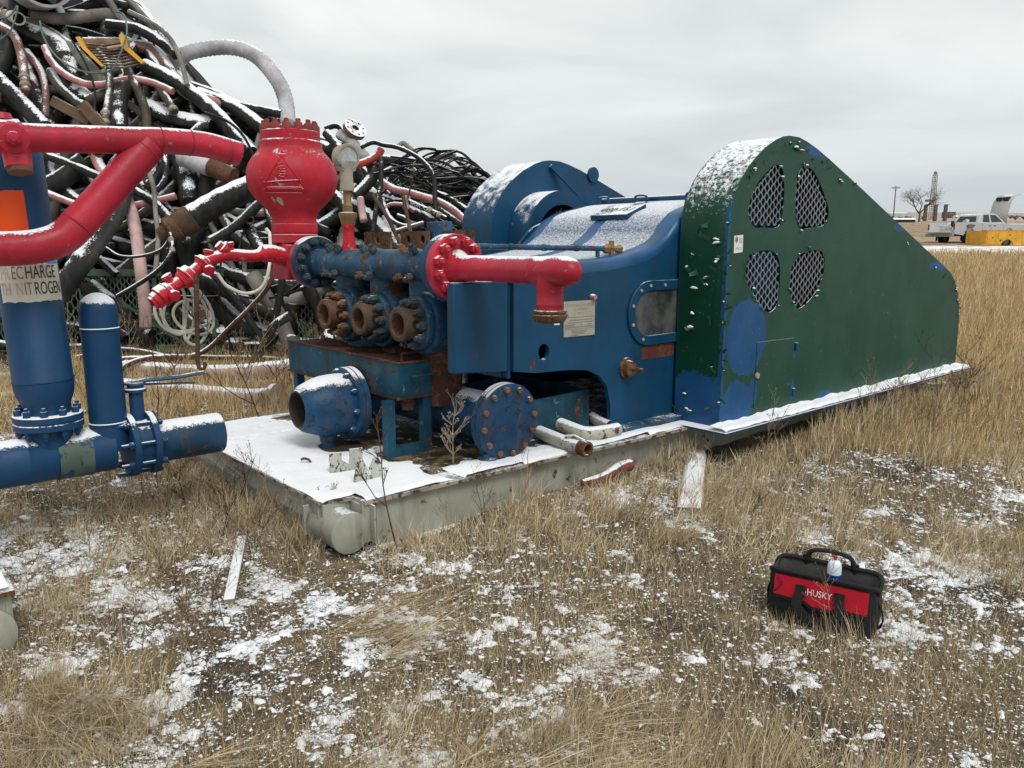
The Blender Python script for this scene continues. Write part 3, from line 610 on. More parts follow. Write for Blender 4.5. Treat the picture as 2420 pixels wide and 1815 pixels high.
# --- suction manifold with blind cap, and the strainer
SU, SZ = 1.19, .463
m = MB(); m.lathe([(0, .15), (.06, .142), (1.8, .142)], (SU, .235, SZ), (0, 1, 0), 40); sm1 = ob('suction_manifold', m, M['bluepeel'], pump)
m = MB(); m.lathe([(0, .214), (.004, .222), (.03, .222), (.034, .216), (.036, .216), (.038, .222), (.07, .222), (.075, .18)], (SU, .16, SZ), (0, 1, 0), 56); cap = ob('blind_flange', m, M['bluepeel'], pump)
ring(cap, (SU, .16, SZ), (0, -1, 0), .19, 12, .018, .02, 'rustbolt', .12, stud=False)
m = MB(); m.lathe([(0, .055), (.025, .055), (.03, .03), (.045, .03)], (1.06, .2, .2405), (0, 0, 1), 20); m.bx((1.08, .2, .2655), (1.3, .3, .3)); ob('manifold_foot', m, M['bluegrime'], pump)
m = MB(); m.lathe([(.10, .100), (.02, .102), (-.0005, .1035)], (.345, 1.10, .50), (1, 0, 0), 36, caps=False); thr = m; m = MB(); pr = [(0, .1036), (0, .114), (.01, .120), (.03, .140), (.07, .155), (.12, .174), (.17, .184), (.23, .188), (.27, .188), (.30, .186), (.301, .212), (.305, .222), (.335, .222), (.339, .216), (.343, .222), (.375, .222), (.38, .215), (.381, .12), (.75, .12)]
m.lathe(pr, (.345, 1.10, .50), (1, 0, 0), 48, caps=False); strn_ = ob('suction_strainer', m, M['bluepeel'], pump)
ob('strainer_throat', thr, M['dirt_and_gap'], strn_)  # coloured dark to put shade into the open mouth
m = MB(); m.lathe([(0, .101), (.001, .101)], (.44, 1.10, .50), (1, 0, 0), 24); ob('strainer_bore', m, M['dark'], strn_)
ring(strn_, (.645, 1.10, .50), (-1, 0, 0), .200, 10, .017, .022, 'bluepeel', .2)
m = MB(); m.lathe([(0, .06), (.09, .05), (.1, .042), (.13, .042)], (.54, 1.10, .37), (0, 0, -1), 20); ob('strainer_drain', m, M['bluepeel'], strn_)

# --- relief line with valves hanging out over the skid end
pth = [(.90, 2.20, 1.345), (.72, 2.20, 1.40), (.60, 2.20, 1.382), (.50, 2.20, 1.388), (.41, 2.20, 1.392), (.33, 2.20, 1.372), (.265, 2.20, 1.343), (.19, 2.2, 1.29), (.125, 2.20, 1.245), (.05, 2.2, 1.195), (.0, 2.2, 1.158)]
m = MB(); pp = smooth_path(pth, 5); m.tube(pp, [.062 if p.x > .66 else .042 for p in pp], 16); rl = ob('relief_line', m, M['redline'], pump)
dr = Vector((-.78, 0, -.6)).normalized()
for c0, rr, ln in (((.28, 2.2, 1.352), .066, .07), ((.175, 2.2, 1.28), .07, .10), ((.03, 2.2, 1.18), .058, .06)):
    m = MB(); m.lathe([(0, rr * .75), (.01, rr), (ln * .45, rr * 1.05), (ln * .5, rr * 1.2), (ln * .6, rr * 1.2), (ln * .65, rr), (ln, rr * .8)], c0, dr, 14); ob('valve_body', m, M['redline'], rl)
m = MB(); m.lathe([(0, .05), (.02, .07), (.07, .075), (.08, .06), (.11, .058), (.112, .048), (.13, .046), (.13, .03), (.09, .03)], (.01, 2.2, 1.165), dr, 20, caps=False); m.lathe([(.0, .03), (.002, .03)], Vector((.01, 2.2, 1.165)) + dr * .09, dr, 14); ob('hammer_nut', m, M['redline'], rl)
for c0, ax in (((.28, 2.2, 1.37), (.2, 0, 1)), ((.26, 2.15, 1.31), (-.2, -1, -.4)), ((.03, 2.2, 1.22), (-.5, 0, .8)), ((.02, 2.15, 1.15), (0, -1, -.3)), ((.44, 2.2, 1.42), (-.2, .0, 1))):
    m = MB(); m.lathe([(0, .028), (.03, .026), (.035, .036), (.055, .036), (.06, .02)], c0, ax, 8); ob('valve_nut', m, M['redline'], rl)
m = MB(); m.lathe([(0, .03), (.05, .05), (.07, .052), (.075, .035), (.1, .03)], (.43, 2.2, 1.40), (-.75, 0, .66), 12); ob('valve_bonnet', m, M['redline'], rl)
m = MB(); m.tube([(.175, 2.14, 1.27), (.17, 2.13, 1.20), (.155, 2.13, .95), (.15, 2.13, .80), (.14, 2.13, .70), (.145, 2.12, .65), (.165, 2.11, .635), (.18, 2.11, .655), (.178, 2.11, .69)], [.02, .018, .016, .016, .016, .015, .014, .013, .012], 8); ob('valve_lever', m, M['rustlight'], rl)
# U-shaped brackets and a hook welded to the deck
def bracket(u0, v0, u1, v1, h, splay):
    mm = MB(); a = Vector((u0, v0)); b = Vector((u1, v1)); L = (b - a).length; dr_ = (b - a) / L; nr = Vector((-dr_.y, dr_.x))
    poly = [(0, 0), (L, 0), (L - splay, h), (L - splay - .03, h), (L - .065 - splay * .6, h * .55), (L * .5 + .02, h * .34), (L * .5 - .02, h * .34), (.065 + splay * .6, h * .55), (splay + .03, h), (splay, h)] if splay else [(0, 0), (L, 0), (L, h), (L - .07, h), (L - .07, h * .62), (L * .5 + .015, h * .42), (.095, h * .42), (.065, h * .6), (.065, h * .92), (0, h * .92)]
    mm.plate(lambda p, q, dd: (a.x + dr_.x * p + nr.x * dd, a.y + dr_.y * p + nr.y * dd, .235 + q), 0, .012, poly); return mm
M['bracket'] = mat('chipped_grey_bracket', (.42, .43, .38), .6, rust=.34, rs=26, chip=(.03, .03, .028), ca=.42, cs=30, snow=(.85, .93))
ob('deck_bracket', bracket(.261, .558, .435, .512, .135, 0), M['bracket'], pump); ob('deck_bracket', bracket(.269, .327, .44, .298, .13, .028), M['bracket'], pump)
m = MB(); m.tube(smooth_path([(.28, .82, .24), (.272, .825, .265), (.25, .84, .275), (.235, .85, .268)], 4), .008, 8); ob('deck_hook', m, M['rust'], pump)

# --- belt guards
def arc_profile(du=0):
    pts = [(2.74, 1.55), (2.748, 1.66), (2.772, 1.745), (2.807, 1.805), (2.86, 1.885), (2.936, 1.966), (3.02, 2.03), (3.108, 2.09), (3.243, 2.154), (3.33, 2.182), (3.412, 2.194), (3.54, 2.194), (3.66, 2.172), (3.80, 2.135), (4.0, 2.07), (4.511, 1.893), (4.948, 1.736), (5.873, 1.405), (6.30, 1.258), (6.45, 1.20), (6.56, 1.13), (6.65, 1.05), (6.72, .95), (6.77, .84), (6.80, .70), (6.81, .255)]
    return [(u + du, z) for u, z in pts]
VO, VI = -.2, .17
ell = lambda pts: [(p.x, p.y) for p in smooth_path([(a, b, 0) for a, b in pts + [pts[0]]], 4)[:-1]]
holes = [ell(h) for h in ([(3.225, 1.985), (3.335, 1.985), (3.385, 1.86), (3.383, 1.69), (3.34, 1.585), (3.18, 1.575), (3.03, 1.58), (2.955, 1.69), (3.04, 1.85)], [(3.57, 1.99), (3.70, 2.0), (3.80, 1.955), (3.944, 1.821), (4.025, 1.70), (3.97, 1.605), (3.78, 1.58), (3.62, 1.58), (3.555, 1.68), (3.54, 1.85)], [(3.0, 1.395), (3.13, 1.42), (3.28, 1.415), (3.375, 1.35), (3.40, 1.2), (3.39, 1.06), (3.297, .995), (3.169, 1.04), (3.012, 1.18), (2.955, 1.295)], [(3.66, 1.395), (3.83, 1.42), (3.985, 1.40), (4.02, 1.298), (3.97, 1.169), (3.849, 1.064), (3.69, 1.0), (3.585, 1.06), (3.54, 1.16), (3.55, 1.307)])]
# green paint peeling to blue
g = G('green_guard_paint'); ox, oy, oz = g.xyz(g.obj())
gr = g.mix(g.sm(g.noise(2.2, 5), .3, .7), (.010, .052, .034), (.018, .069, .046))
gr = g.mix(g.sm(g.math('ADD', oy, 0), -.19, -.198), (.002, .046, .025), gr)
wb = g.math('ADD', g.math('MULTIPLY', g.math('SUBTRACT', g.noise(5, 7, .7), .5), .75), g.math('MULTIPLY', g.math('SUBTRACT', g.noise(30, 6, .75), .5), .45))
pm = None
for cu, cz, ru, rz in ((3.02, .84, .23, .27), (2.92, .36, .20, .19), (3.80, 2.125, .17, .045), (6.2, 1.27, .25, .045), (5.30, 1.61, .14, .04), (4.16, .28, .12, .05), (3.66, .70, .03, .07), (3.66, .40, .03, .08), (3.13, .45, .05, .10)):
    q = g.math('SQRT', g.math('ADD', g.math('POWER', g.math('DIVIDE', g.math('SUBTRACT', ox, cu), ru), 2), g.math('POWER', g.math('DIVIDE', g.math('SUBTRACT', oz, cz), rz), 2)))
    pm = q if pm is None else g.math('MINIMUM', pm, q)
lowf = g.math('MULTIPLY', g.sm(oy, -.198, -.19), g.sm(g.math('ADD', oz, g.math('MULTIPLY', wb, .35)), .60, .585))
patch = g.math('MAXIMUM', g.sm(g.math('ADD', pm, wb), 1.0, .98), lowf)
cor = g.math('MULTIPLY', g.sm(g.math('ABSOLUTE', g.math('SUBTRACT', ox, 2.745)), .03, .015), g.sm(g.math('ABSOLUTE', g.math('ADD', oy, .2)), .03, .018))
edgech = g.math('MULTIPLY', cor, g.sm(g.noise(26, 6, .7), .44, .5))
patch = g.math('MAXIMUM', patch, edgech)
cc = g.mix(patch, gr, g.mix(g.sm(g.noise(5), .3, .7), (.010, .066, .18), (.014, .085, .215)))
nzn = g.xyz(g.geo.outputs['Normal'])[2]
smk = g.sm(g.math('ADD', g.math('MULTIPLY', nzn, .62), g.math('ADD', g.math('MULTIPLY', g.math('SUBTRACT', g.noise(13, 4), .5), .5), g.math('MULTIPLY', g.math('SUBTRACT', g.noise(34, 7, .8), .5), 1.9))), .26, .55)
spk = g.sm(g.noise(22, 8, .75), .645, .66); cc = g.mix(spk, cc, (.008, .03, .05)); strk = g.sm(g.noise(1, 6, .6, g.scale(g.obj(), (9, 9, .7))), .5, .75, 0, .4); cc = g.mix(strk, cc, (.018, .070, .047)); cc = g.mix(smk, cc, SNOW)
hgt = g.math('ADD', g.math('MULTIPLY', patch, -1.0), g.math('ADD', g.math('MULTIPLY', smk, g.math('ADD', 1.2, g.noise(90, 4, .7))), g.math('ADD', g.math('MULTIPLY', g.noise(30, 3), .15), g.math('MULTIPLY', g.noise(1.6, 2), 5.0))))
g.b.inputs['Specular IOR Level'].default_value = .25
M['greenguard'] = g.finish(cc, g.sm(smk, 0, 1, .45, .9), 0, hgt, .5, .006)
prof_o = arc_profile()
def guard(name, prof, v_face, v_back, mt, hl, parent=pump):
    mm = MB(); mm.plate(side, v_face, v_face + math.copysign(.006, v_back - v_face), [(prof[0][0], .255)] + prof, hl)
    k = len(prof); sw = [(prof[0][0], .255)] + prof
    o = ob(name, mm, mt, parent)
    mm = MB(); e_ = math.copysign(.0062, v_back - v_face); mm.sweep(sw, side, v_face + e_, v_back); mm.sweep([(a, b) for a, b in sw], side, v_face + e_, v_back)
    return o
gd = guard('belt_guard', prof_o, VO, VI, M['greenguard'], holes); gd['label'] = 'green belt guard with four mesh windows and peeling paint'
def wrap(prof, v0, v1):
    mm = MB(); sw = [(prof[0][0], .255)] + [(prof[0][0], z) for z in np.linspace(.4, 1.5, 9)] + prof; nv = 7
    vsx = np.linspace(v0, v1, nv); k = len(sw)
    mm.add([(a, v, b) for v in vsx for a, b in sw], [(j * k + i, j * k + i + 1, (j + 1) * k + i + 1, (j + 1) * k + i) for j in range(nv - 1) for i in range(k - 1)]); return mm
ob('guard_wrap', wrap(prof_o, VO + .0061, VI), M['greenguard'], gd)
m = MB(); m.plate(side, VI + .0005, VI + .006, [(prof_o[0][0], .255)] + prof_o); ob('guard_back', m, M['bluebare'], gd)
m = MB(); m.bx((2.62, -.335, .2405), (6.85, VO - .0005, .252)); m.bx((2.62, VO, .2405), (2.7395, VI, .252)); ob('guard_ledge', m, M['blue'], gd)
# snow on the ledge
us = np.arange(2.63, 6.84, .03); vs_ = np.arange(-.33, -.199, .016); U, V_ = np.meshgrid(us, vs_, indexing='ij')
ds = np.minimum(V_ + .333, .5); hsn = .004 + .022 * np.clip((V_ + .335) / .03, 0, 1) ** .5 + .02 * np.clip((V_ + .25) / .05, 0, 1) * vnoise(U, V_, 7, 41) + .012 * (vnoise(U, V_, 17, 42) - .5)
ob('ledge_snow', np_mesh('ledge_snow', np.stack([U.ravel(), V_.ravel(), (.252 + np.maximum(hsn, -.01)).ravel()], -1), [grid_faces(len(us), len(vs_))], M['snow']), None, gd, kind='stuff')
# expanded metal in the windows
def inpoly(p, poly):
    x, y = p; c_ = False; j = len(poly) - 1
    for i in range(len(poly)):
        if (poly[i][1] > y) != (poly[j][1] > y) and x < (poly[j][0] - poly[i][0]) * (y - poly[i][1]) / (poly[j][1] - poly[i][1]) + poly[i][0]: c_ = not c_
        j = i
    return c_
def expanded(poly, cw, ch, mp, w=.0045, grow=1.03):
    cx = sum(p[0] for p in poly) / len(poly); cy = sum(p[1] for p in poly) / len(poly); pg = [(cx + (a - cx) * grow, cy + (b - cy) * grow) for a, b in poly]
    x0, x1 = min(p[0] for p in pg), max(p[0] for p in pg); y0, y1 = min(p[1] for p in pg), max(p[1] for p in pg); mm = MB()
    r_ = int((y1 - y0) / ch) + 2; c_ = int((x1 - x0) / cw) + 2
    def seg(a, b, th):
        if not (inpoly(a, pg) and inpoly(b, pg)): return
        dx, dy = b[0] - a[0], b[1] - a[1]; L = math.hypot(dx, dy); nx, ny = -dy / L * th, dx / L * th
        vs = [mp(a[0] + nx, a[1] + ny, 0), mp(a[0] - nx, a[1] - ny, 0), mp(b[0] - nx, b[1] - ny, 0), mp(b[0] + nx, b[1] + ny, 0), mp(a[0] + nx, a[1] + ny, .006), mp(a[0] - nx, a[1] - ny, .006), mp(b[0] - nx, b[1] - ny, .006), mp(b[0] + nx, b[1] + ny, .006)]
        mm.add(vs, [(0, 1, 2, 3), (4, 7, 6, 5), (0, 3, 7, 4), (1, 5, 6, 2)])
    for i in range(r_):
        for j in range(c_):
            x = x0 + j * cw + (cw / 2 if i % 2 else 0); y = y0 + i * ch
            A, B = (x - cw * .14, y), (x + cw * .14, y)
            seg(A, B, w * 1.4); seg(B, (x + cw * .36, y + ch), w); seg(B, (x + cw * .36, y - ch), w)
    return mm
for h in holes:
    ob('guard_grille', expanded(h, .078, .030, lambda a, b, dd: (a, VO + .0065 + dd, b)), M['meshgrey'], gd)
m = MB(); m.plate(side, VO - .0035, VO - .0005, [(3.145, .33), (3.66, .32), (3.64, .788), (3.148, .794)]); adoor = ob('access_door', m, M['greenguard'], gd)
for z in (.72, .38): 
    m = MB(); m.lathe([(-.03, .012), (.03, .012)], (3.665, VO - .01, z), (0, 0, 1), 10); ob('door_hinge', m, M['blue'], adoor)
m = MB(); m.lathe([(0, .022), (.012, .02)], (3.165, VO - .003, .56), (0, -1, 0), 14); ob('door_latch', m, M['plategrey'], adoor)
m = MB(); m.plate(side, VO - .0022, VO - .0006, [(2.812, 1.405), (2.912, 1.413), (2.909, 1.525), (2.808, 1.518)]); stk = ob('supplier_sticker', m, M['whitepaint'], gd)
for txt, z in (('Power', 1.502), ('Drive', 1.490), ('Supply', 1.478)):
    tm = text_mesh(txt, .0145, M['ink']); warp(tm, lambda x, y, zz: Vector((2.883 + x * 1.1, VO - .0026, z + y))); ob('sticker_lettering', tm, M['ink'], stk)
tm = text_mesh('186-92', .024, M['inkmid']); warp(tm, lambda x, y, zz: Vector((2.861 + x, VO - .0026, 1.437 + y))); ob('sticker_lettering', tm, M['inkmid'], stk)
mm = MB(); mm.tube([(2.835 + .013 * math.cos(t), VO - .0024, 1.493 + .02 * math.sin(t)) for t in np.linspace(0, 2 * PI, 16)], .002, 4); mm.tube([(2.836 + .006 * math.cos(t), VO - .0024, 1.493 + .01 * math.sin(t)) for t in np.linspace(0, 2 * PI, 12)], .003, 4); ob('sticker_mark', mm, M['ink'], stk)
# curled paint flakes, some carrying snow
m = MB(); ms = MB(); fr = random.Random(5)
def flake(u, v, z, L, w, nrm, sag):
    nrm = Vector(nrm); a = fr.uniform(0, 2 * PI)
    t1 = (Vector((1, 0, 0)) if abs(nrm.x) < .5 else Vector((0, 1, 0))); t2 = Vector((0, 0, 1)); d1 = t1 * math.cos(a) + t2 * math.sin(a); d2 = t1 * -math.sin(a) + t2 * math.cos(a)
    p = Vector((u, v, z)); rows = []
    for k_ in range(4):
        t = k_ / 3; c_ = p + d1 * (L * t) + nrm * (.003 + sag * t * t); ww = w * (1 - .5 * t); rows += [c_ + d2 * ww, c_ - d2 * ww]
    m.add(rows, [(0, 1, 3, 2), (2, 3, 5, 4), (4, 5, 7, 6)])
    if fr.random() < .45:
        q = rows[4].lerp(rows[5], .5) + Vector((0, 0, .006)); ax = d1 if abs(d1.z) < .6 else d2; ax = Vector((ax.x, ax.y, ax.z * .3)); ll = fr.uniform(.5, 1.9) * w; w *= fr.uniform(.3, .75); ms.tube([q - ax * ll, q - ax * ll * .4 + Vector((0, 0, .3 * w)), q + ax * ll * .5 + Vector((0, 0, .2 * w)), q + ax * ll * 1.1], [w * .25, w * fr.uniform(.5, .9), w * fr.uniform(.5, .8), w * .2], 7)
for i in range(36):
    k_ = fr.randrange(6, len(prof_o) - 1); t = fr.random(); a, b = prof_o[k_ - 1], prof_o[k_]; d_ = fr.uniform(.03, .09)
    flake(a[0] * (1 - t) + b[0] * t, VO, a[1] * (1 - t) + b[1] * t - d_, fr.uniform(.015, .04), fr.uniform(.006, .016), (0, -1, 0), fr.uniform(.006, .02))
for h in holes:
    for i in range(9):
        p = fr.choice(h); flake(p[0], VO, p[1], fr.uniform(.02, .06), fr.uniform(.006, .016), (0, -1, 0), fr.uniform(.005, .02))
for i in range(26): flake(2.74, fr.uniform(-.19, .16), fr.choice((fr.uniform(1.2, 1.6), fr.uniform(.3, .62), fr.uniform(.9, 1.6))), fr.uniform(.02, .08), fr.uniform(.008, .022), (-1, 0, 0), fr.uniform(.01, .04))
for i in range(16): flake(2.742, VO, fr.uniform(.4, 1.6), fr.uniform(.02, .05), fr.uniform(.006, .014), (-.6, -.8, 0), fr.uniform(.01, .03))
ob('paint_flakes', m, mat('green_flake', (.02, .065, .042), .4, var=.25, snow=(.55, .7)), gd, kind='stuff'); ob('flake_snow', ms, M['snow'], gd, kind='stuff')
# rear blue guard
prof_b = arc_profile(-.12); BI, BO = 2.05, 2.45
m = MB(); m.plate(side, BI, BI + .006, [(prof_b[0][0], .255)] + prof_b); bg = ob('belt_guard', m, M['bluebare'], pump); bg['label'] = 'rear blue belt guard with snow on its round shoulder'
M['blueguard'] = mat('blue_guard_wrap', BLUE, .38, snow=(.50, .85), sk=1.25, ssc=14, var=.12)
ob('guard_wrap', wrap(prof_b, BI + .0061, BO), M['blueguard'], bg)
m = MB(); m.plate(side, BO + .0005, BO + .006, [(prof_b[0][0], .255)] + prof_b); ob('guard_back', m, M['bluebare'], bg)
# round shaft housing in front of it
CU, CZ, RO, RI = 3.22, 1.50, .42, .30
arc_o = [(CU + RO * math.cos(t), CZ + RO * math.sin(t)) for t in np.linspace(PI, -.15, 24)]; 
m = MB(); m.sweep([(arc_o[0][0], 1.3)] + arc_o, side, 1.80, BI - .0005); ob('shaft_housing', m, M['blueguard'], bg)
inn = [(CU + RI * math.cos(t), CZ + RI * math.sin(t)) for t in np.linspace(0, PI, 20)]
m = MB(); m.plate(side, 1.794, 1.7995, [(arc_o[0][0], 1.3)] + arc_o + [(arc_o[-1][0], 1.3)] + [(CU + RI, 1.3)] + inn + [(CU - RI, 1.3)]); ob('housing_face', m, M['bluebare'], bg)
m = MB(); m.bx((CU - .12, 1.80, 1.56), (CU + .02, 1.83, 1.72)); ob('bearing_bracket', m, M['bluebare'], bg); bolt(bg, (CU - .2, 1.79, 1.62), (0, -1, 0), .02, .03, 'blue')
ob('housing_grille', expanded([(CU - .05, 1.6), (CU + .2, 1.6), (CU + .16, 1.72), (CU + .05, 1.78), (CU - .03, 1.74)], .055, .03, lambda a, b, dd: (a, 1.86 + dd, b), .004), M['meshgrey'], bg)
m = MB(); a_, b_ = Vector((3.30, BI - .01, 2.15)), Vector((3.62, 1.86, 1.80)); q = (b_ - a_).to_track_quat('Z', 'Y').to_matrix(); m.box((a_ + b_) / 2, (.05, .03, (b_ - a_).length), q); ob('guard_brace', m, mat('brace_paint', BLUE, .5, snow=(.3, .45), chip=(.02, .02, .02), ca=.3), bg)
m = MB(); m.lathe([(0, .07), (.02, .07)], (3.85, BI - .02, 2.10), (0, 1, 0), 20); ob('lift_ear', m, M['bluebare'], bg)

# --- two white rusty pipe ends lying on the deck
M['pipewhite'] = mat('old_white_pipe', (.40, .39, .33), .6, rust=.36, rs=9, var=.2, snow=(.62, .70), dirt=.3)
def pipe_thing(label, pts, r, mt, endring=True):
    o = thing('pipe_stub', label, 'pipe', (0, 0, 0))
    mm = MB(); P_ = [W(*p) for p in pts]; mm.tube(smooth_path(P_, 5), r, 18, caps=False); ob('pipe_wall', mm, mt, o)
    e_ = P_[0] - P_[1]; e_.normalize(); mm = MB(); mm.lathe([(-.05, r * .8), (0, r * .8), (0, r * 1.12), (-.06, r * 1.12), (-.062, r)], P_[0], e_, 20, caps=False); ob('pipe_mouth', mm, M['rust'], o)
    mm = MB(); mm.lathe([(-.045, .001), (-.045, r * .79)], P_[0], e_, 16, caps=False); ob('pipe_bore', mm, M['dark'], o)
    return o
p1 = pipe_thing('old white pipe with rusty mouth sticking out over the deck edge', [(1.57, -.105, .285), (1.565, .03, .29), (1.585, .2, .295), (1.61, .36, .30)], .042, M['pipewhite'])
m = MB(); c_ = W(1.567, -.02, .33); m.tube([W(1.55, .06, .335), W(1.567, 0, .345), W(1.58, -.07, .325)], .012, 8); ob('union_lug', m, M['pipewhite'], p1)
p2 = pipe_thing('bent white pipe with snow lying beside the frame foot', [(1.78, .46, .33), (1.80, .33, .315), (1.83, .17, .29), (1.95, .12, .288), (2.07, .11, .288)], .045, M['pipewhite'])
p3 = pipe_thing('short white pipe behind the bent one under the frame', [(2.16, .46, .32), (2.12, .33, .30), (2.10, .2, .29)], .038, M['pipewhite'])

# ------------------------------------------------------------------ manifold and skid end of the neighbouring pump (left edge)
nb_ = thing('pump_manifold', 'blue and red pipe manifold on the grey skid at the left edge', 'pipework', tuple(ORG), TH)
S2 = -1.285
m = MB(); m.plate(flat, .222, .24, [(S2, .02), (S2 + .02, 2.18), (-4.2, 2.18), (-4.2, .02)]); ob('skid_deck', m, M['skidrust'], nb_)
m = MB(); m.bx((S2 - .03, .05, -.02), (S2 - .01, 2.15, .2215)); ob('skid_end_beam', m, M['skid'], nb_)
m = MB(); m.bx((-4.2, .05, -.02), (S2 - .031, .07, .2215)); ob('skid_side_beam', m, M['skid'], nb_)
m = MB(); m.lathe([(0, .094), (.006, .104), (.03, .1), (.5, .1)], (S2 - .11, -.0, .095), (0, 1, 0), 36); ob('end_roller', m, M['skid'], nb_)
us = np.arange(-4.1, S2 - .002, .04); vs_ = np.arange(.03, 2.17, .04); U, V_ = np.meshgrid(us, vs_, indexing='ij')
ob('deck_snow', np_mesh('deck_snow2', np.stack([U.ravel(), V_.ravel(), (.2405 + .014 + .006 * (vnoise(U, V_, 9, 51) - .5)).ravel()], -1), [grid_faces(len(us), len(vs_))], M['snow']), None, nb_, kind='stuff')
PVV, PZ = 1.10, .445
B = M['blueclean']
# horizontal suction line, running to a saddle on the skid
m = MB(); m.lathe([(0, .112), (.68, .112), (.685, .115), (.695, .115), (.70, .112), (.86, .112), (.865, .1155), (.875, .1155), (.88, .112), (1.25, .112), (1.252, .11)], (-1.92, PVV, PZ), (1, 0, 0), 36); hp_ = ob('suction_line', m, B, nb_)
m = MB(); m.lathe([(0, .1165), (.15, .1165)], (-.925, PVV, PZ), (1, 0, 0), 36, caps=False); ob('bare_weld_band', m, mat('bare_band', (.075, .105, .09), .6, chip=(.007, .05, .125), ca=.62, cs=12, var=.3, snow=(.7, .78)), hp_)
# butterfly valve
m = MB()
for u in (-.60, -.50): m.lathe([(0, .112), (.0, .158), (.003, .162), (.030, .162), (.033, .158), (.033, .112)], (u, PVV, PZ), (1, 0, 0), 44)
m.lathe([(0, .13), (.066, .13)], (-.567, PVV, PZ), (1, 0, 0), 32); vb = ob('butterfly_valve', m, B, nb_)
for k_ in range(8):
    t = .2 + 2 * PI * k_ / 8; c_ = Vector((0, PVV + .143 * math.sin(t), PZ + .143 * math.cos(t)))
    m = MB(); m.tube([(-.66, c_.y, c_.z), (-.44, c_.y, c_.z)], .010, 8); m.lathe([(0, .019), (.022, .019)], (-.625, c_.y, c_.z), (1, 0, 0), 6); m.lathe([(0, .019), (.022, .019)], (-.466, c_.y, c_.z), (1, 0, 0), 6); ob('stud_bolt', m, B, vb)
m = MB(); m.lathe([(0, .036), (.14, .034), (.145, .05), (.16, .052), (.165, .04), (.19, .04)], (-.535, PVV, PZ + .13), (0, 0, 1), 16); ob('valve_neck', m, B, vb)
m = MB(); m.tube([(-.55, PVV, .765), (-.50, PVV - .01, .775), (-.33, PVV - .02, .775), (-.19, PVV - .02, .785)], [.030, .027, .025, .024], 8, flat=.45); m.lathe([(0, .05), (.012, .05)], (-.535, PVV, .758), (0, 0, 1), 20); m.tube([(-.50, PVV - .01, .755), (-.36, PVV - .02, .745), (-.24, PVV - .02, .735)], .006, 6); ob('valve_lever', m, mat('lever_paint', (.05, .09, .13), .5, chip=(.01, .05, .13), ca=.4, snow=(.92, 1.0)), vb)
# open pipe beyond the valve
m = MB(); m.lathe([(.30, .095), (.345, .095), (.347, .105), (.34, .109), (0, .109)], (-.465, PVV, PZ - .005), (1, 0, 0), 40, caps=False); ope = ob('open_pipe_end', m, mat('worn_blue_pipe', (.012, .05, .105), .45, dirt=.6, rust=.12, snow=(.66, .74), chip=(.02, .09, .05), ca=.2, var=.3), nb_)
m = MB(); m.lathe([(0, .094), (.001, .094)], (-.24, PVV, PZ - .005), (1, 0, 0), 24); ob('pipe_bore', m, M['dark'], ope)
m = MB(); m.bx((-1.85, PVV - .1, .241), (-1.75, PVV + .1, PZ - .09)); ob('pipe_saddle', m, B, nb_)
# short capped riser
m = MB(); pr = [(0, .096), (.10, .087), (.125, .087), (.128, .0905), (.138, .0905), (.142, .0865), (.60, .0865), (.603, .09), (.613, .09), (.617, .0865), (.70, .0865)] + [(.70 + .087 * math.sin(t), .0865 * math.cos(t)) for t in np.linspace(.15, 1.5, 10)]
m.lathe(pr, (-.675, PVV, PZ), (0, 0, 1), 36); ob('capped_riser', m, mat('blue_riser', (.006, .048, .125), .34, var=.1, dirt=.08, snow=(.42, .52), sk=.7, chip=(.012, .07, .035), ca=.06, cs=6), nb_)
# tall vessel with flange and decals
TUu = -.935
m = MB(); m.lathe([(0, .098), (.10, .098)], (TUu, PVV, PZ + .06), (0, 0, 1), 32); m.lathe([(0, .145), (.004, .15), (.03, .15), (.034, .145), (.038, .145), (.042, .15), (.068, .15), (.072, .145)], (TUu, PVV, .595), (0, 0, 1), 44); fl_ = ob('vessel_flange', m, B, nb_)
ring(fl_, (TUu, PVV, .667), (0, 0, 1), .127, 10, .017, .028, 'blueclean'); ring(fl_, (TUu, PVV, .595), (0, 0, -1), .127, 10, .017, .028, 'blueclean')
VR = .129
m = MB(); m.lathe([(0, .10), (.03, .098), (.05, .106), (.09, .122), (.13, VR), (.155, VR), (.158, VR + .003), (.166, VR + .003), (.17, VR), (1.20, VR), (1.23, .118), (1.25, .09), (1.255, .03)], (TUu, PVV, .667), (0, 0, 1), 48); ves = ob('stabilizer_vessel', m, B, nb_)
cdir = Vector((0, 0, 0)) - W(TUu, PVV); aza = math.atan2(cdir.y, cdir.x) - TH + .06
def on_ves(x, z, lift=.001):
    a = aza + x / VR; rr = VR + lift; return Vector((TUu + rr * math.cos(a), PVV + rr * math.sin(a), z))
def ves_decal(name, x0, x1, z0, z1, mt, lift=.0012, ragged=0, par=ves):
    mm = MB(); n = 18; rr_ = random.Random(int(z0 * 100)); top = []; bot = []
    for k_ in range(n + 1):
        x = x0 + (x1 - x0) * k_ / n; top.append(on_ves(x, z1 + rr_.uniform(-1, 1) * ragged * .4, lift)); bot.append(on_ves(x, z0 + rr_.uniform(-1, 1) * ragged, lift))
    mm.add(top + bot, [(i, i + 1, n + 2 + i, n + 1 + i) for i in range(n)]); return ob(name, mm, mt, par)
dec = ves_decal('notice_decal', -.142, .155, 1.205, 1.42, M['paper'], ragged=.004)
ves_decal('decal_header', .0, .146, 1.373, 1.415, M['decalblue'], .0022, par=dec); ves_decal('decal_header', -.13, -.001, 1.373, 1.415, mat('worn_decal_blue', (.50, .56, .58), .6, var=.2, chip=(.14, .36, .58), ca=.3, cs=30), .0022, par=dec)
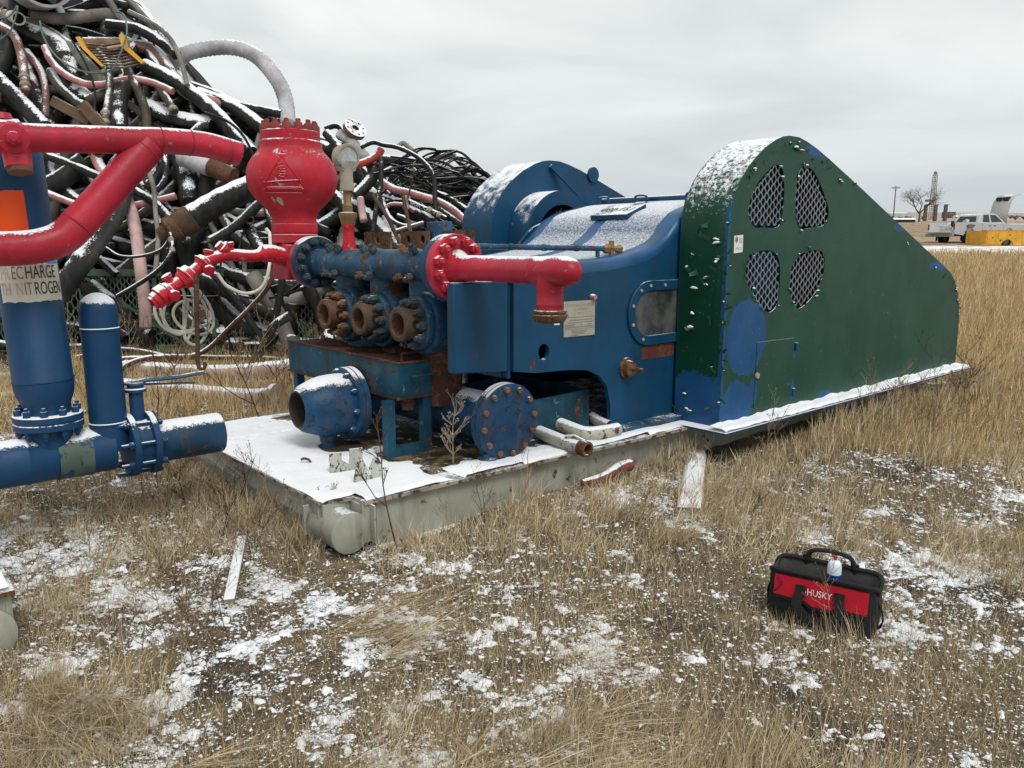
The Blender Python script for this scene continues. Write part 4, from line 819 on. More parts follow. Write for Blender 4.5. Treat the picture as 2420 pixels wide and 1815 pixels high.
def ves_text(txt, size, xc, zc, mt, sx=.82):
    tm = text_mesh(txt, size, mt, 0, 'LEFT'); return warp(tm, lambda x, y, z: on_ves(xc + x * sx, zc + y, .0032))
w_ = 0
for txt, xc, zc, mts in (('NOTICE', -.115, 1.392, 'whitepaint'),):
    ob('decal_lettering', ves_text(txt, .075, xc, zc, M[mts], .72), M[mts], dec)
def worded(groups, size, x, zc, sx):
    for txt, mt in groups:
        tm = text_mesh(txt, size, M[mt], 0, 'LEFT'); wd = max(v.co.x for v in tm.vertices); x0 = x
        warp(tm, lambda a, b, c: on_ves(x0 + a * sx, zc + b, .0032)); ob('decal_lettering', tm, M[mt], dec); x += wd * sx + size * .075
worded((('PR', 'inkpale'), ('EC', 'inkmid'), ('HARGE', 'ink')), .084, -.127, 1.335, .50)
worded((('TH  N', 'inkpale'), ('IT', 'inkmid'), ('ROGEN', 'ink')), .082, -.136, 1.262, .475)
ves_decal('orange_decal', -.128, .022, 1.48, 1.70, M['orange'], .0012, .006)
_b = Vector((TUu, PVV, .667)); ves.matrix_basis = Matrix.Translation(_b) @ Matrix.Rotation(R(2.2), 4, Vector((-.656, -.755, 0))) @ Matrix.Translation(-_b)
# red discharge lines, above and in front of the vessel
RV = .85
m = MB(); pa = smooth_path([(-2.3, RV, 1.905), (-1.6, RV, 1.905), (-1.05, RV, 1.912), (-.6, RV, 1.935), (-.40, RV, 1.948), (-.27, RV, 1.950), (-.16, RV, 1.943), (-.02, RV, 1.915)], 5); m.tube(pa, .061, 28); ru = ob('upper_red_pipe', m, M['red'], nb_)
for u, z in ((-.40, 1.948), (-.26, 1.95), (-.075, 1.926)):
    mm = MB(); mm.lathe([(-.004, .061), (0, .0635), (.004, .061)], (u, RV, z), (1, 0, -.05), 28, caps=False); ob('weld_bead', mm, M['weld'], ru)
m = MB(); m.tube(smooth_path([(-.445, RV, 1.925), (-.56, RV - .005, 1.80), (-.70, RV - .01, 1.645), (-.78, RV - .01, 1.56), (-.85, RV - .01, 1.495), (-.93, RV - .01, 1.462), (-1.03, RV - .01, 1.448), (-1.2, RV - .01, 1.445), (-1.6, RV - .01, 1.44), (-2.3, RV - .01, 1.43)], 4), .074, 28); rb = ob('red_branch_pipe', m, M['red'], nb_)
mm = MB(); mm.lathe([(-.005, .074), (0, .0775), (.005, .074)], (-.79, RV - .01, 1.55), (.67, 0, .74), 28, caps=False); ob('weld_bead', mm, M['weld'], rb); mm = MB(); mm.lathe([(-.005, .074), (0, .0775), (.005, .074)], (-.47, RV, 1.897), (.67, 0, .74), 28, caps=False); ob('weld_bead', mm, M['weld'], rb)
m = MB(); m.lathe([(0, .063), (.01, .073), (.10, .076), (.11, .066)], (-1.075, RV, 1.912), (1, 0, .02), 26); m.lathe([(0, .045), (.03, .058), (.045, .058), (.05, .03), (.075, .028)], (-1.01, RV - .07, 1.90), (-.15, -1, -.1), 20); m.lathe([(0, .055), (.08, .052)], (-1.0, RV - .045, 1.86), (0, -.25, -1), 12); m.lathe([(0, .04), (.025, .03)], (-1.03, RV, 1.985), (0, 0, 1), 12); ob('pipe_clamp', m, M['red'], ru)
bolt(ru, (-1.022, RV - .145, 1.893), (-.15, -1, -.1), .025, .03, 'red')
m = MB(); m.lathe([(0, .05), (.02, .047)], (-.9975, RV - .065, 1.782), (0, -.25, -1), 12); ob('clamp_mouth', m, M['rust'], ru)
m = MB(); m.lathe([(0, .09), (1.68, .09)], (-2.3, RV, .245), (0, 0, 1), 24); ob('red_standpipe', m, M['red'], nb_)
m = MB(); m.bx((-2.6, .6, .245), (-2.1, 1.5, .60)); ob('manifold_block', m, M['blue'], nb_)

# ------------------------------------------------------------------ heap of old hoses in a green mesh basket
def heap_y(z): return 9.7 + (.55 * (z - 1.2) if z > 1.2 else 0)
SIL = [(-8.6, 5.3), (-7.35, 5.5), (-5.6, 5.1), (-4.95, 4.35), (-4.49, 3.68), (-4.17, 3.42), (-3.6, 3.26), (-3.09, 3.1), (-2.46, 2.84), (-1.84, 2.7), (-1.41, 2.58), (-.99, 2.52), (-.63, 2.5), (-.3, 2.2), (.3, 1.6), (.9, 1.0)]
def sil(x):
    for i in range(len(SIL) - 1):
        if SIL[i][0] <= x <= SIL[i + 1][0]:
            t = (x - SIL[i][0]) / (SIL[i + 1][0] - SIL[i][0]); return SIL[i][1] * (1 - t) + SIL[i + 1][1] * t
    return .6
def hose_mesh(pts, r, fl='', per=7, n=12):
    pp = smooth_path(pts, per)
    if 'c' in fl:       # ribbed hose: rings along its length
        L = [0]
        for i in range(1, len(pp)): L.append(L[-1] + (pp[i] - pp[i - 1]).length)
        step = max(.018, r * .32); k = max(8, int(L[-1] / step)); q = []; j = 0
        for i in range(k + 1):
            s = L[-1] * i / k
            while j < len(L) - 2 and L[j + 1] < s: j += 1
            t = (s - L[j]) / max(1e-6, L[j + 1] - L[j]); q.append(pp[j].lerp(pp[j + 1], min(1, max(0, t))))
        pp = q; rs = [r * (1.05 if i % 2 else .93) for i in range(len(pp))]
    else: rs = [r * (1 + .03 * math.sin(i * 1.7)) for i in range(len(pp))]
    m = MB()
    if 'f' in fl: m.tube(pp, [q * 1.15 for q in rs], n, flat=.42, up=(0, -.75, .65))
    else: m.tube(pp, rs, n)
    return m
HOSES=[
('thick black hose with snow along its back running down to red dampener','black','',0.102,[(-4.78,10.75,3.74),(-4.4,10.65,3.56),(-4.07,10.53,3.34),(-3.78,10.4,3.11),(-3.49,10.24,2.82),(-3.26,10.11,2.58)]),
('snowy black hose just above the thick one left of the dampener','black','',0.095,[(-4.09,10.7,3.39),(-3.68,10.62,3.24),(-3.4,10.53,3.08),(-3.16,10.43,2.9)]),
('pale grey corrugated hose arching against the sky above the dampener','duct','c',0.107,[(-4.8,11.0,3.75),(-4.6,11.04,3.82),(-4.47,11.08,3.9),(-4.27,11.14,4.01),(-3.83,11.18,4.07),(-3.46,11.12,3.96),(-3.15,10.95,3.65),(-2.98,10.78,3.35),(-2.9,10.58,2.99)]),
('faded pink hose sagging in a curve across the upper left of the heap','pink','',0.048,[(-6.07,10.78,3.98),(-5.94,10.67,3.78),(-5.74,10.58,3.61),(-5.47,10.51,3.48),(-5.23,10.5,3.46),(-5.03,10.52,3.51),(-4.83,10.54,3.54),(-4.57,10.51,3.48),(-4.31,10.45,3.37)]),
('short fat hose white with snow above the upper red pipe','black','',0.104,[(-4.91,10.43,3.44),(-4.93,10.28,3.17),(-4.86,10.12,2.87)]),
('brown ribbed hose hanging right of the short fat snowy hose','brown','c',0.061,[(-4.94,10.61,3.67),(-4.82,10.51,3.48),(-4.71,10.41,3.3),(-4.6,10.28,3.07),(-4.54,10.15,2.84)]),
('olive ribbed hose running down to the upper red pipe','olive','c',0.072,[(-6.01,10.76,3.68),(-5.84,10.64,3.46),(-5.61,10.54,3.28),(-5.37,10.44,3.1),(-5.16,10.34,2.9)]),
('black ribbed hose with snowy ridges at the left edge of the heap','black','c',0.107,[(-6.55,10.44,3.55),(-6.21,10.29,3.26),(-6.01,10.19,3.09),(-5.76,10.07,2.86)]),
('dusty pink hose with clamps hanging at the far left','dustypink','c',0.059,[(-6.81,11.02,4.32),(-6.55,10.93,4.17),(-6.41,10.81,3.94),(-6.3,10.66,3.68),(-6.21,10.5,3.38)]),
('thin dusty pink hose behind the clamped one at far left','dustypink','c',0.049,[(-6.46,11.03,3.99),(-6.22,10.89,3.72),(-6.09,10.74,3.46),(-6.0,10.52,3.06)]),
('flattened black hose under the big grey pipe','black','f',0.116,[(-6.56,11.12,4.33),(-6.17,11.03,4.16),(-5.95,10.93,3.98),(-5.8,10.8,3.74),(-5.67,10.64,3.46),(-5.48,10.55,3.29)]),
('grey hose lying right below the big pipe end','grey','',0.083,[(-6.41,11.19,4.45),(-5.96,11.18,4.43),(-5.52,11.21,4.49),(-5.28,11.2,4.48)]),
('black hose sloping down to the skyline under the wire loop','black','',0.077,[(-5.34,11.01,4.31),(-4.98,10.98,4.26),(-4.75,10.93,4.16),(-4.5,10.84,4.0),(-4.36,10.77,3.88)]),
('thin grey hose along the skyline left of the arching hose','grey','',0.033,[(-5.04,11.0,4.47),(-4.72,10.91,4.31),(-4.45,10.79,4.1),(-4.27,10.64,3.82),(-4.11,10.43,3.44)]),
('grey hose at the top edge crossing the black one','grey','',0.046,[(-5.45,11.25,4.75),(-5.33,11.17,4.59),(-5.19,11.07,4.42),(-4.99,11.0,4.3)]),
('outermost grey hose at the top right of the heap','grey','',0.04,[(-5.31,11.39,4.83),(-5.09,11.28,4.63),(-4.92,11.19,4.45),(-4.75,11.1,4.29)]),
('olive hose with a coupling standing above the upper red pipe','olive','',0.051,[(-5.13,10.53,3.62),(-5.08,10.37,3.33),(-5.07,10.24,3.1),(-5.05,10.12,2.87)]),
('stub of olive hose with its open end up','olive','',0.054,[(-4.53,10.53,3.44),(-4.36,10.42,3.24),(-4.26,10.34,3.1)]),
('flattened black hose right above the red pipe bend','black','f',0.103,[(-4.73,10.57,3.23),(-4.42,10.49,3.09),(-4.15,10.46,3.03),(-3.84,10.43,2.98)]),
('snowy black hose below the arching hose at the skyline','black','',0.063,[(-4.21,10.82,3.51),(-3.9,10.76,3.4),(-3.53,10.67,3.23),(-2.99,10.61,3.12)]),
('black hose between upper red pipe and red branch','black','',0.06,[(-5.88,10.11,2.58),(-5.61,10.05,2.48),(-5.34,10.0,2.38),(-5.05,9.93,2.26)]),
('pale pink hose passing behind the red branch pipe','pink','',0.045,[(-5.63,9.69,2.08),(-5.42,9.64,2.0),(-5.25,9.61,1.94),(-5.0,9.58,1.88),(-4.68,9.58,1.89),(-4.37,9.62,1.95),(-4.04,9.66,2.03)]),
('pink ribbed hose behind the fork of the red pipes','pink','c',0.07,[(-5.27,10.19,2.64),(-5.1,10.05,2.38),(-4.86,9.93,2.16)]),
('long pale pink hose hanging down to the ground right of the branch','palepink','c',0.075,[(-4.63,9.58,2.08),(-4.5,9.46,1.85),(-4.39,9.31,1.59),(-4.3,9.15,1.28),(-4.27,9.1,1.05),(-4.26,9.1,0.75),(-4.27,9.1,0.5)]),
('very thick black hose with rusty coupling left of the dampener','black','',0.155,[(-2.92,9.44,2.17),(-3.3,9.33,1.99),(-3.59,9.24,1.82),(-3.8,9.16,1.68)]),
('wide flattened black hose under the red branch','black','f',0.141,[(-4.57,9.46,2.13),(-4.62,9.29,1.82),(-4.76,9.12,1.51),(-4.89,8.97,1.24),(-5.09,8.95,0.99),(-5.23,8.95,0.79)]),
('thin grey brown hose hanging straight beside the pale pink one','grey','',0.029,[(-4.32,9.53,2.44),(-4.17,9.36,2.12),(-4.09,9.19,1.81),(-4.01,9.02,1.51),(-3.99,8.85,1.17)]),
('fat black hose end hanging behind the upper red pipe','black','',0.129,[(-4.2,10.13,2.62),(-4.02,9.97,2.33),(-3.92,9.77,1.96)]),
('black hose curving under the pale pink one','black','',0.057,[(-4.65,9.67,2.15),(-4.44,9.62,2.05),(-4.27,9.56,1.95),(-4.08,9.47,1.78),(-3.95,9.35,1.56)]),
('thin black cable loop at mid height','black','',0.018,[(-4.56,8.92,1.42),(-4.38,8.87,1.33),(-4.15,8.87,1.33),(-3.94,8.91,1.4),(-3.85,9.0,1.55)]),
('thin black hose curving from the rusty coupling to the weeds','black','',0.028,[(-4.39,8.75,0.89),(-4.04,8.75,1.09),(-3.84,8.78,1.26),(-3.79,8.86,1.41),(-3.84,8.96,1.58)]),
('black hose rising to the underside of the dampener','black','',0.056,[(-3.47,9.16,1.5),(-3.22,9.26,1.66),(-2.97,9.4,1.93)]),
('ribbed snowy hose below the dampener','black','c',0.076,[(-3.17,9.49,1.73),(-3.03,9.37,1.51),(-2.9,9.27,1.33)]),
('hooked black hose under the upper red pipe','black','',0.037,[(-4.27,9.86,2.59),(-4.17,9.75,2.39),(-4.16,9.65,2.21),(-4.23,9.58,2.08)]),
('charcoal hose slanting down across the green mesh','black','',0.047,[(-3.55,9.12,1.23),(-3.34,9.1,1.0),(-3.17,9.1,0.78),(-2.89,9.1,0.3)]),
('fat black hose slanting behind the charcoal one on the mesh','black','',0.091,[(-3.72,9.35,1.08),(-3.31,9.35,0.86),(-3.02,9.35,0.7),(-2.78,9.35,0.62)]),
('long rust brown hose slanting from the dampener to the ground','rustbrown','',0.03,[(-2.59,8.77,1.33),(-2.66,8.7,1.06),(-2.8,8.7,0.87),(-3.16,8.7,0.53),(-3.47,8.7,0.27),(-3.85,8.7,0.19)]),
('snow caked hose hanging below the dampener','black','',0.044,[(-2.58,8.95,1.29),(-2.61,8.9,0.97),(-2.7,8.9,0.61)]),
('snow covered flattened hose reaching the ground behind the drip tray','black','f',0.06,[(-2.5,8.8,0.67),(-2.68,8.8,0.55),(-2.82,8.8,0.31),(-2.95,8.8,0.1)]),
('white hose sagging in a loop below the relief line','white','',0.02,[(-3.21,8.6,1.15),(-3.1,8.6,1.0),(-2.9,8.6,0.93),(-2.73,8.6,1.0),(-2.64,8.6,1.21),(-2.67,8.79,1.54),(-2.72,8.83,1.63)]),
('black hose arching over and hanging down behind the blue block','black','',0.03,[(-1.81,9.72,2.6),(-1.67,9.75,2.66),(-1.54,9.74,2.63),(-1.37,9.72,2.6),(-1.19,9.68,2.52),(-1.06,9.63,2.43),(-0.95,9.55,2.3),(-0.91,9.48,2.17),(-0.9,9.39,2.0),(-0.86,9.18,1.62)]),
('red hose stub with snow right of the gauge','red','',0.05,[(-1.57,9.76,2.58),(-1.62,9.72,2.5),(-1.75,9.68,2.43),(-1.88,9.65,2.38)]),
('pale duct hose covered in snow behind the gauge','duct','',0.072,[(-2.14,10.08,2.8),(-1.98,10.02,2.7),(-1.84,9.94,2.55),(-1.75,9.89,2.46)]),
('black hose hump between dampener and gauge','black','',0.038,[(-2.35,10.22,2.88),(-2.23,10.24,2.92),(-2.15,10.23,2.89),(-2.08,10.17,2.78),(-2.05,10.09,2.63)]),
('snowy black hose dropping right beside the dampener','black','',0.061,[(-2.29,10.04,2.81),(-2.18,9.97,2.69),(-2.11,9.91,2.58),(-2.07,9.84,2.45)]),
('thick ribbed black hose bent round behind the gauge post','black','c',0.076,[(-1.88,9.6,2.02),(-1.77,9.66,2.13),(-1.68,9.73,2.26),(-1.69,9.8,2.38),(-1.74,9.84,2.45)]),
('snowy hose hanging vertically right of the gauge','black','',0.031,[(-1.54,9.55,2.47),(-1.53,9.45,2.29),(-1.53,9.36,2.12),(-1.56,9.22,1.87),(-1.58,9.06,1.59)]),
('pink ribbed hose lying across the right half of the heap','pink','c',0.047,[(-1.55,9.55,2.19),(-1.39,9.5,2.1),(-1.22,9.47,2.06),(-1.05,9.45,2.01),(-0.88,9.42,1.96),(-0.71,9.37,1.87),(-0.54,9.29,1.73)]),
('snowy black hose just above the pink ribbed one','black','',0.041,[(-0.91,9.62,2.06),(-0.77,9.6,2.01),(-0.64,9.55,1.93),(-0.51,9.5,1.84)]),
('snowy black hose just below the pink ribbed one','black','',0.048,[(-0.85,9.41,1.85),(-0.71,9.36,1.76),(-0.54,9.3,1.65)]),
('black hose with white lettering and a pale coupling','black','t',0.033,[(-1.22,9.32,1.96),(-1.07,9.28,1.89),(-0.9,9.24,1.82),(-0.76,9.2,1.75)]),
('small pink ribbed hose arch left of the lettered hose','pink','c',0.027,[(-1.52,9.41,1.85),(-1.43,9.45,1.92),(-1.3,9.45,1.92),(-1.22,9.43,1.89),(-1.14,9.4,1.83)]),
('short black hose over the small pink arch','black','',0.031,[(-1.55,9.61,1.95),(-1.41,9.63,1.97),(-1.26,9.62,1.96)]),
('fat black hose under the lettered hose','black','',0.089,[(-1.32,9.57,1.88),(-1.1,9.52,1.79),(-0.89,9.47,1.69)]),
('snowy hose doubled into a loop behind the rusty plates','tealblack','',0.029,[(-1.48,9.18,1.97),(-1.43,9.1,1.83),(-1.36,9.04,1.73),(-1.25,9.01,1.67),(-1.17,9.01,1.67),(-1.2,9.05,1.74),(-1.3,9.07,1.78)]),
('olive pipe stub lying behind the rusty plates','olive','',0.034,[(-1.32,8.92,1.59),(-1.16,8.94,1.64),(-0.99,8.97,1.69)]),
('pale pink hose standing behind the gauge post','palepink','c',0.047,[(-1.8,9.54,2.0),(-1.78,9.48,1.88),(-1.74,9.39,1.73)]),
('thin strap hanging over the pink ribbed hose','black','',0.01,[(-1.14,9.4,2.29),(-1.16,9.33,2.16),(-1.2,9.23,1.98)]),
('grey hose hump on the skyline right of the flange','grey','',0.032,[(-1.43,10.21,2.67),(-1.37,10.23,2.71),(-1.3,10.2,2.66),(-1.2,10.15,2.57)]),
('flat black hose capping the right shoulder of the heap','black','f',0.065,[(-1.1,10.22,2.51),(-0.95,10.25,2.57),(-0.75,10.26,2.58),(-0.66,10.22,2.51),(-0.59,10.18,2.44)]),
('black snowy slab of hose next to the blue belt guard','black','f',0.055,[(-0.5,10.06,2.39),(-0.43,10.0,2.3),(-0.37,9.95,2.21)]),
('fat black hose right of the dampener neck','black','',0.069,[(-2.2,9.74,2.09),(-2.09,9.69,2.0),(-1.99,9.62,1.86)]),
('white hose end behind the gauge stem','white','',0.021,[(-2.06,9.74,2.36),(-2.02,9.66,2.23),(-2.0,9.59,2.1)]),
]

for lab, mt, fl, r, pts in HOSES:
    r = r * .93
    me = hose_mesh(pts, r, fl).mesh('hose', 55 if 'c' not in fl else 180)
    h = ob('hose', me, HM[mt]); tag(h, lab, 'hose')
    P0, P1 = Vector(pts[0]), Vector(pts[1]); Pn, Pm = Vector(pts[-1]), Vector(pts[-2])
    if lab.startswith('very thick'):
        dr = (Pn - Pm).normalized(); m = MB(); m.lathe([(-.16, r * 1.0), (-.14, r * 1.1), (.0, r * 1.1), (.03, r * 1.0), (.05, r * 1.12), (.14, r * 1.12), (.16, r * .9), (.18, r * .7), (.26, r * .66), (.262, .02)], Pn, dr, 28); ob('hose_coupling', m, M['rustlight'], h)
    elif 'coupling' in lab or 'clamps' in lab or 'open end' in lab:
        dr = (Pn - Pm).normalized()
        for s_ in ((-.25, -.12) if 'open' not in lab else (-.08,)):
            m = MB(); m.lathe([(s_, r * 1.02), (s_ + .01, r * 1.2), (s_ + .05, r * 1.2), (s_ + .06, r * 1.02)], Pn, dr, 16); ob('hose_clamp', m, M['brasspale'], h)
    if 't' in fl:
        up_ = Vector((0, -.7, .7)); dr = (Pn - P0).normalized(); mid = P0.lerp(Pn, .42)
        tm = text_mesh('STEAM HOSE', .055, M['whitepaint']); nr = (Vector((0, 0, 0)) + Vector((-mid.x, -mid.y, 1.2 - mid.z))); nr = (nr - dr * nr.dot(dr)).normalized(); b_ = nr.cross(dr)
        pp = smooth_path(pts, 7)
        def onh(x, y, z):
            s = .42 * (len(pp) - 1) + x / (Pn - P0).length * (len(pp) - 1); i = min(len(pp) - 2, max(0, int(s))); c_ = pp[i].lerp(pp[i + 1], s - i); return c_ + (nr * math.cos(y / r) + b_ * math.sin(y / r)) * (r * 1.05)
        warp(tm, lambda x, y, z: onh(-x, y, z)); ob('hose_lettering', tm, M['whitepaint'], h)
        m = MB(); dr0 = (P0 - P1).normalized(); m.lathe([(-.05, r * 1.05), (-.04, r * 1.35), (.02, r * 1.35), (.03, r * 1.15), (.07, r * 1.2), (.08, r * 1.35), (.10, r * 1.3), (.105, r * .9)], P0, Vector((-.1, -.2, -1)), 16); ob('hose_coupling', m, M['brasspale'], h)
# more single hoses and cables filling the face of the heap
hr = random.Random(23)
def rand_hose(offlo, offhi, r, ln):
    x = hr.uniform(-7.8, -.4); top = sil(x) - r; z = hr.uniform(.35, max(.5, top)); a = hr.choice((hr.gauss(-.75, .35), hr.gauss(-.75, .35), hr.gauss(-2.2, .4), hr.gauss(-.2, .3), hr.gauss(-1.5, .25)))
    off = hr.uniform(offlo, offhi); pts = []; n = 5; bend = hr.gauss(0, .28)
    for i in range(n):
        zz = max(r + .2, min(z, sil(x) - r * .8)); pts.append((x, heap_y(zz) - off + hr.gauss(0, .05), zz)); x += math.cos(a) * ln / n; z += math.sin(a) * ln / n; a += bend
        x = max(-8.2, min(.2, x))
    return pts
ORD = 'first second third fourth fifth sixth seventh eighth ninth tenth eleventh twelfth thirteenth fourteenth fifteenth sixteenth seventeenth eighteenth nineteenth twentieth'.split() + ['twenty-' + q for q in 'first second third fourth fifth sixth seventh eighth ninth'.split()] + ['thirtieth'] + ['thirty-' + q for q in 'first second third fourth fifth sixth seventh eighth ninth'.split()] + ['fortieth'] + ['forty-' + q for q in 'first second third fourth fifth sixth seventh eighth ninth'.split()]
def rank_labels(items, text, cat, group):       # items: (object, place); label each by its order from the left in view
    items = sorted(items, key=lambda t: t[1][0] / max(.5, t[1][1]))
    for i, (o, p) in enumerate(items): tag(o, f'{text}, {ORD[i]} from the left', cat, group)
CN = {'black': 'black', 'olive': 'olive', 'dustypink': 'dusty pink', 'grey': 'dull grey', 'brown': 'brown'}; kinds = {}
for i in range(120):
    mt = hr.choice(('black',) * 8 + ('olive', 'brown', 'dustypink', 'grey', 'grey', 'olive')); r = hr.choice((.035, .05, .06, .07, .085, .1, .12)) * (1 if mt == 'black' else .8); fl = hr.choice(('', '', '', 'c')); pts = rand_hose(-.12, .32, r, hr.uniform(1.2, 3.0))
    h = ob('hose', hose_mesh(pts, r, fl, 5, 10).mesh('hose', 60), HM[mt]); kinds.setdefault((CN[mt], 'thin' if r < .045 else 'thick' if r > .08 else 'medium', 'ribbed' if fl else 'smooth'), []).append((h, pts[2]))
for (cn, th, rb_), it in kinds.items(): rank_labels(it, f'{th} {rb_} {cn} hose half buried in the heap', 'hose', f'{cn} hoses half buried in the heap')
for i in range(72):     # thin cables on the right shoulder
    x = hr.uniform(-1.7, -.55); z = hr.uniform(2.0, 2.52); a = hr.gauss(-.2, .35); pts = []; off = hr.uniform(.25, .62); bd = hr.gauss(0, .5)
    for k_ in range(5):
        zz = min(z, sil(x) + .08); pts.append((x, heap_y(zz) - off + hr.gauss(0, .04), zz)); x = min(-.2, x + math.cos(a) * .26); z += math.sin(a) * .26; a += bd * .5
    h = ob('cable', hose_mesh(pts, hr.choice((.009, .012, .016)), '', 5, 7).mesh('cable', 60), HM['cable']); tag(h, 'thin black cable in the tangle on the right shoulder of the heap', 'cable', 'cables on the right shoulder of the heap')
cbl = []
for i in range(14):     # and some over the rest
    pts = rand_hose(.3, .7, .012, hr.uniform(1.0, 2.2)); h = ob('cable', hose_mesh(pts, hr.choice((.010, .013, .017)), '', 5, 7).mesh('cable', 60), HM['cable']); cbl.append((h, pts[2]))
rank_labels(cbl, 'thin black cable strung over the hose heap', 'cable', 'cables strung over the heap')
# the packed inside of the heap
m = MB()
for i in range(420):
    r = hr.uniform(.04, .11); pts = [Vector(p) for p in rand_hose(-.75, -.05, r, hr.uniform(1.2, 2.6))]; m.tube(smooth_path(pts, 3), r, 7)
tagk(ob('packed_hoses', m.mesh('packed_hoses', 180), HM['black']), 'stuff', 'dark mass of packed hoses inside the heap', 'hoses')
m = MB(); rows = 16; xs_ = np.linspace(-8.8, .9, 40); vs = []
for x in xs_:
    s = sil(float(x)) - .12
    for k_ in range(rows): z = s * k_ / (rows - 1); vs.append((float(x), heap_y(z) + .55 + .12 * math.sin(x * 3.1 + k_) * math.cos(k_ * 1.3), z))
    vs.append((float(x), heap_y(s) + 3.0, s * .9)); vs.append((float(x), heap_y(s) + 4.6, 0))
k = rows + 2
m.add(vs, [(i * k + j, i * k + j + 1, (i + 1) * k + j + 1, (i + 1) * k + j) for i in range(len(xs_) - 1) for j in range(k - 1)])
tagk(ob('heap_backing', m.mesh('heap_backing', 180), mat('black_backing', (.012, .012, .012), .85, var=.5, bump=1., bsc=8)), 'stuff', 'dark backing added inside the heap to close the gaps', 'hoses')  # added dark backing so ground and sky don't show between the hoses
# green basket
bk = thing('hose_basket', 'green steel basket with expanded mesh sides holding the hose heap', 'basket', (0, 0, 0)); BY = 9.58
gzb = float(gz_base(0, BY))
for x in (-8.2, -6.7, -5.2, -3.62, -2.35, -1.0, .3):
    m = MB(); m.bx((x - .045, BY - .05, gzb - .05), (x + .045, BY - .035, 1.2)); m.bx((x - .045, BY - .0349, gzb - .05), (x - .033, BY + .05, 1.2)); ob('post', m, M['greenframe'], bk)
for z in (.2, 1.12):
    m = MB(); m.bx((-8.3, BY - .034, z - .04), (.4, BY - .02, z + .04)); ob('rail', m, M['greenframe'], bk)
for x, s_ in ((-6.7, 1), (-5.2, -1), (-3.62, 1), (-2.35, -1)):
    a_, b_ = Vector((x, BY - .06, .25 if s_ > 0 else 1.1)), Vector((x + 1.2, BY - .06, 1.1 if s_ > 0 else .25)); m = MB(); m.box((a_ + b_) / 2, (.07, .012, (b_ - a_).length), (b_ - a_).to_track_quat('Z', 'Y').to_matrix()); ob('brace', m, M['greenframe'], bk)
for x0, x1 in ((-5.15, -3.68), (-3.57, -2.4), (-2.3, -1.05)):
    ob('mesh_panel', expanded([(x0, .24), (x1, .24), (x1, 1.1), (x0, 1.1)], .085, .052, lambda a, b, dd: (a, BY - .012 + dd, b), .007, 1.0), M['greenframe'], bk)
for x0, x1 in ((-8.15, -6.75), (-6.65, -5.25), (-.95, .25)):
    ob('mesh_panel', expanded([(x0, .24), (x1, .24), (x1, 1.1), (x0, 1.1)], .12, .075, lambda a, b, dd: (a, BY - .012 + dd, b), .008, 1.0), M['greenframe'], bk)
# odd pieces in the heap
o = thing('culvert_pipe', 'big pale corrugated plastic pipe end at the top left of the heap', 'pipe'); P0 = Vector((-5.98, 10.75, 4.83)); dr = Vector((.62, -.75, -.12)).normalized()
m = MB(); m.lathe([(-2.2, .35), (-1.9, .37), (-1.7, .35), (-1.4, .37), (-1.2, .35), (-.9, .37), (-.7, .35), (-.4, .37), (-.2, .36), (0, .37), (0, .335), (-.8, .33)], P0, dr, 40, caps=False); ob('pipe_wall', m, HM['duct'], o)
m = MB(); m.lathe([(-.3, .16), (.05, .16), (.05, .14), (-.2, .14)], P0 - dr * .2 + Vector((.05, 0, -.05)), dr, 24, caps=False); ob('inner_pipe', m, HM['duct'], o)
o = thing('plastic_pipe', 'short white plastic pipe with dark mouth below the big pipe', 'pipe'); P0 = Vector((-6.38, 10.8, 4.33)); dr = Vector((.6, -.75, -.25)).normalized()
m = MB(); m.lathe([(-.5, .08), (0, .08), (0, .066), (-.1, .066)], P0, dr, 20, caps=False); ob('pipe_wall', m, HM['white'], o); m = MB(); m.lathe([(-.09, .065), (-.089, .065)], P0, dr, 16); ob('pipe_bore', m, M['dark'], o)
o = thing('steel_pipe', 'grey steel pipe with rusty end poking from the heap behind the red pipes', 'pipe')
m = MB(); m.tube([(-3.99, 9.80, 2.50), (-3.62, 9.72, 2.37)], .115, 22); ob('pipe_wall', m, HM['duct'], o); m = MB(); m.tube([(-3.62, 9.72, 2.37), (-3.33, 9.66, 2.25)], .108, 22); ob('pipe_end', m, M['rust'], o)
o = thing('pipe_flange', 'round rusty pipe flange standing on the skyline of the heap', 'flange'); P0 = Vector((-1.94, 10.05, 2.85)); dr = Vector((.55, -.55, .62)).normalized(); m = MB(); m.lathe([(-.03, .045), (-.03, .145), (.03, .145), (.03, .045)], P0, dr, 30, caps=False); fo = ob('flange_disc', m, mat('snowy_rust_flange', (.20, .09, .06), .8, rust=.3, snow=(.5, .6)), o)
for k_ in range(8):
    a_ = dr.orthogonal().normalized(); b_ = dr.cross(a_); t = k_ * PI / 4; m = MB(); m.lathe([(0, .014), (.001, .014)], P0 + dr * .031 + (a_ * math.cos(t) + b_ * math.sin(t)) * .11, dr, 8); ob('bolt_hole', m, M['dark'], o)
m = MB(); m.tube([P0 - dr * .03, P0 - dr * .5], .05, 14); ob('flange_neck', m, HM['black'], o)
o = thing('yellow_frame', 'yellow steel frame with brown slats stuck in the upper left heap', 'frame')
for pts in ([(-5.53, 10.62, 4.05), (-5.42, 10.54, 3.90), (-5.15, 10.42, 3.66)], [(-4.97, 10.62, 4.08), (-4.92, 10.55, 3.93), (-4.64, 10.42, 3.70)]):
    m = MB(); m.tube(pts, [.045, .04, .03], 4, flat=.6); ob('rail', m, M['yellow'], o)
m = MB(); m.tube([(-5.12, 10.5, 3.90), (-4.92, 10.53, 3.94)], .018, 6); ob('cross_bar', m, mat('pale_bar', (.45, .38, .26), .7), o)
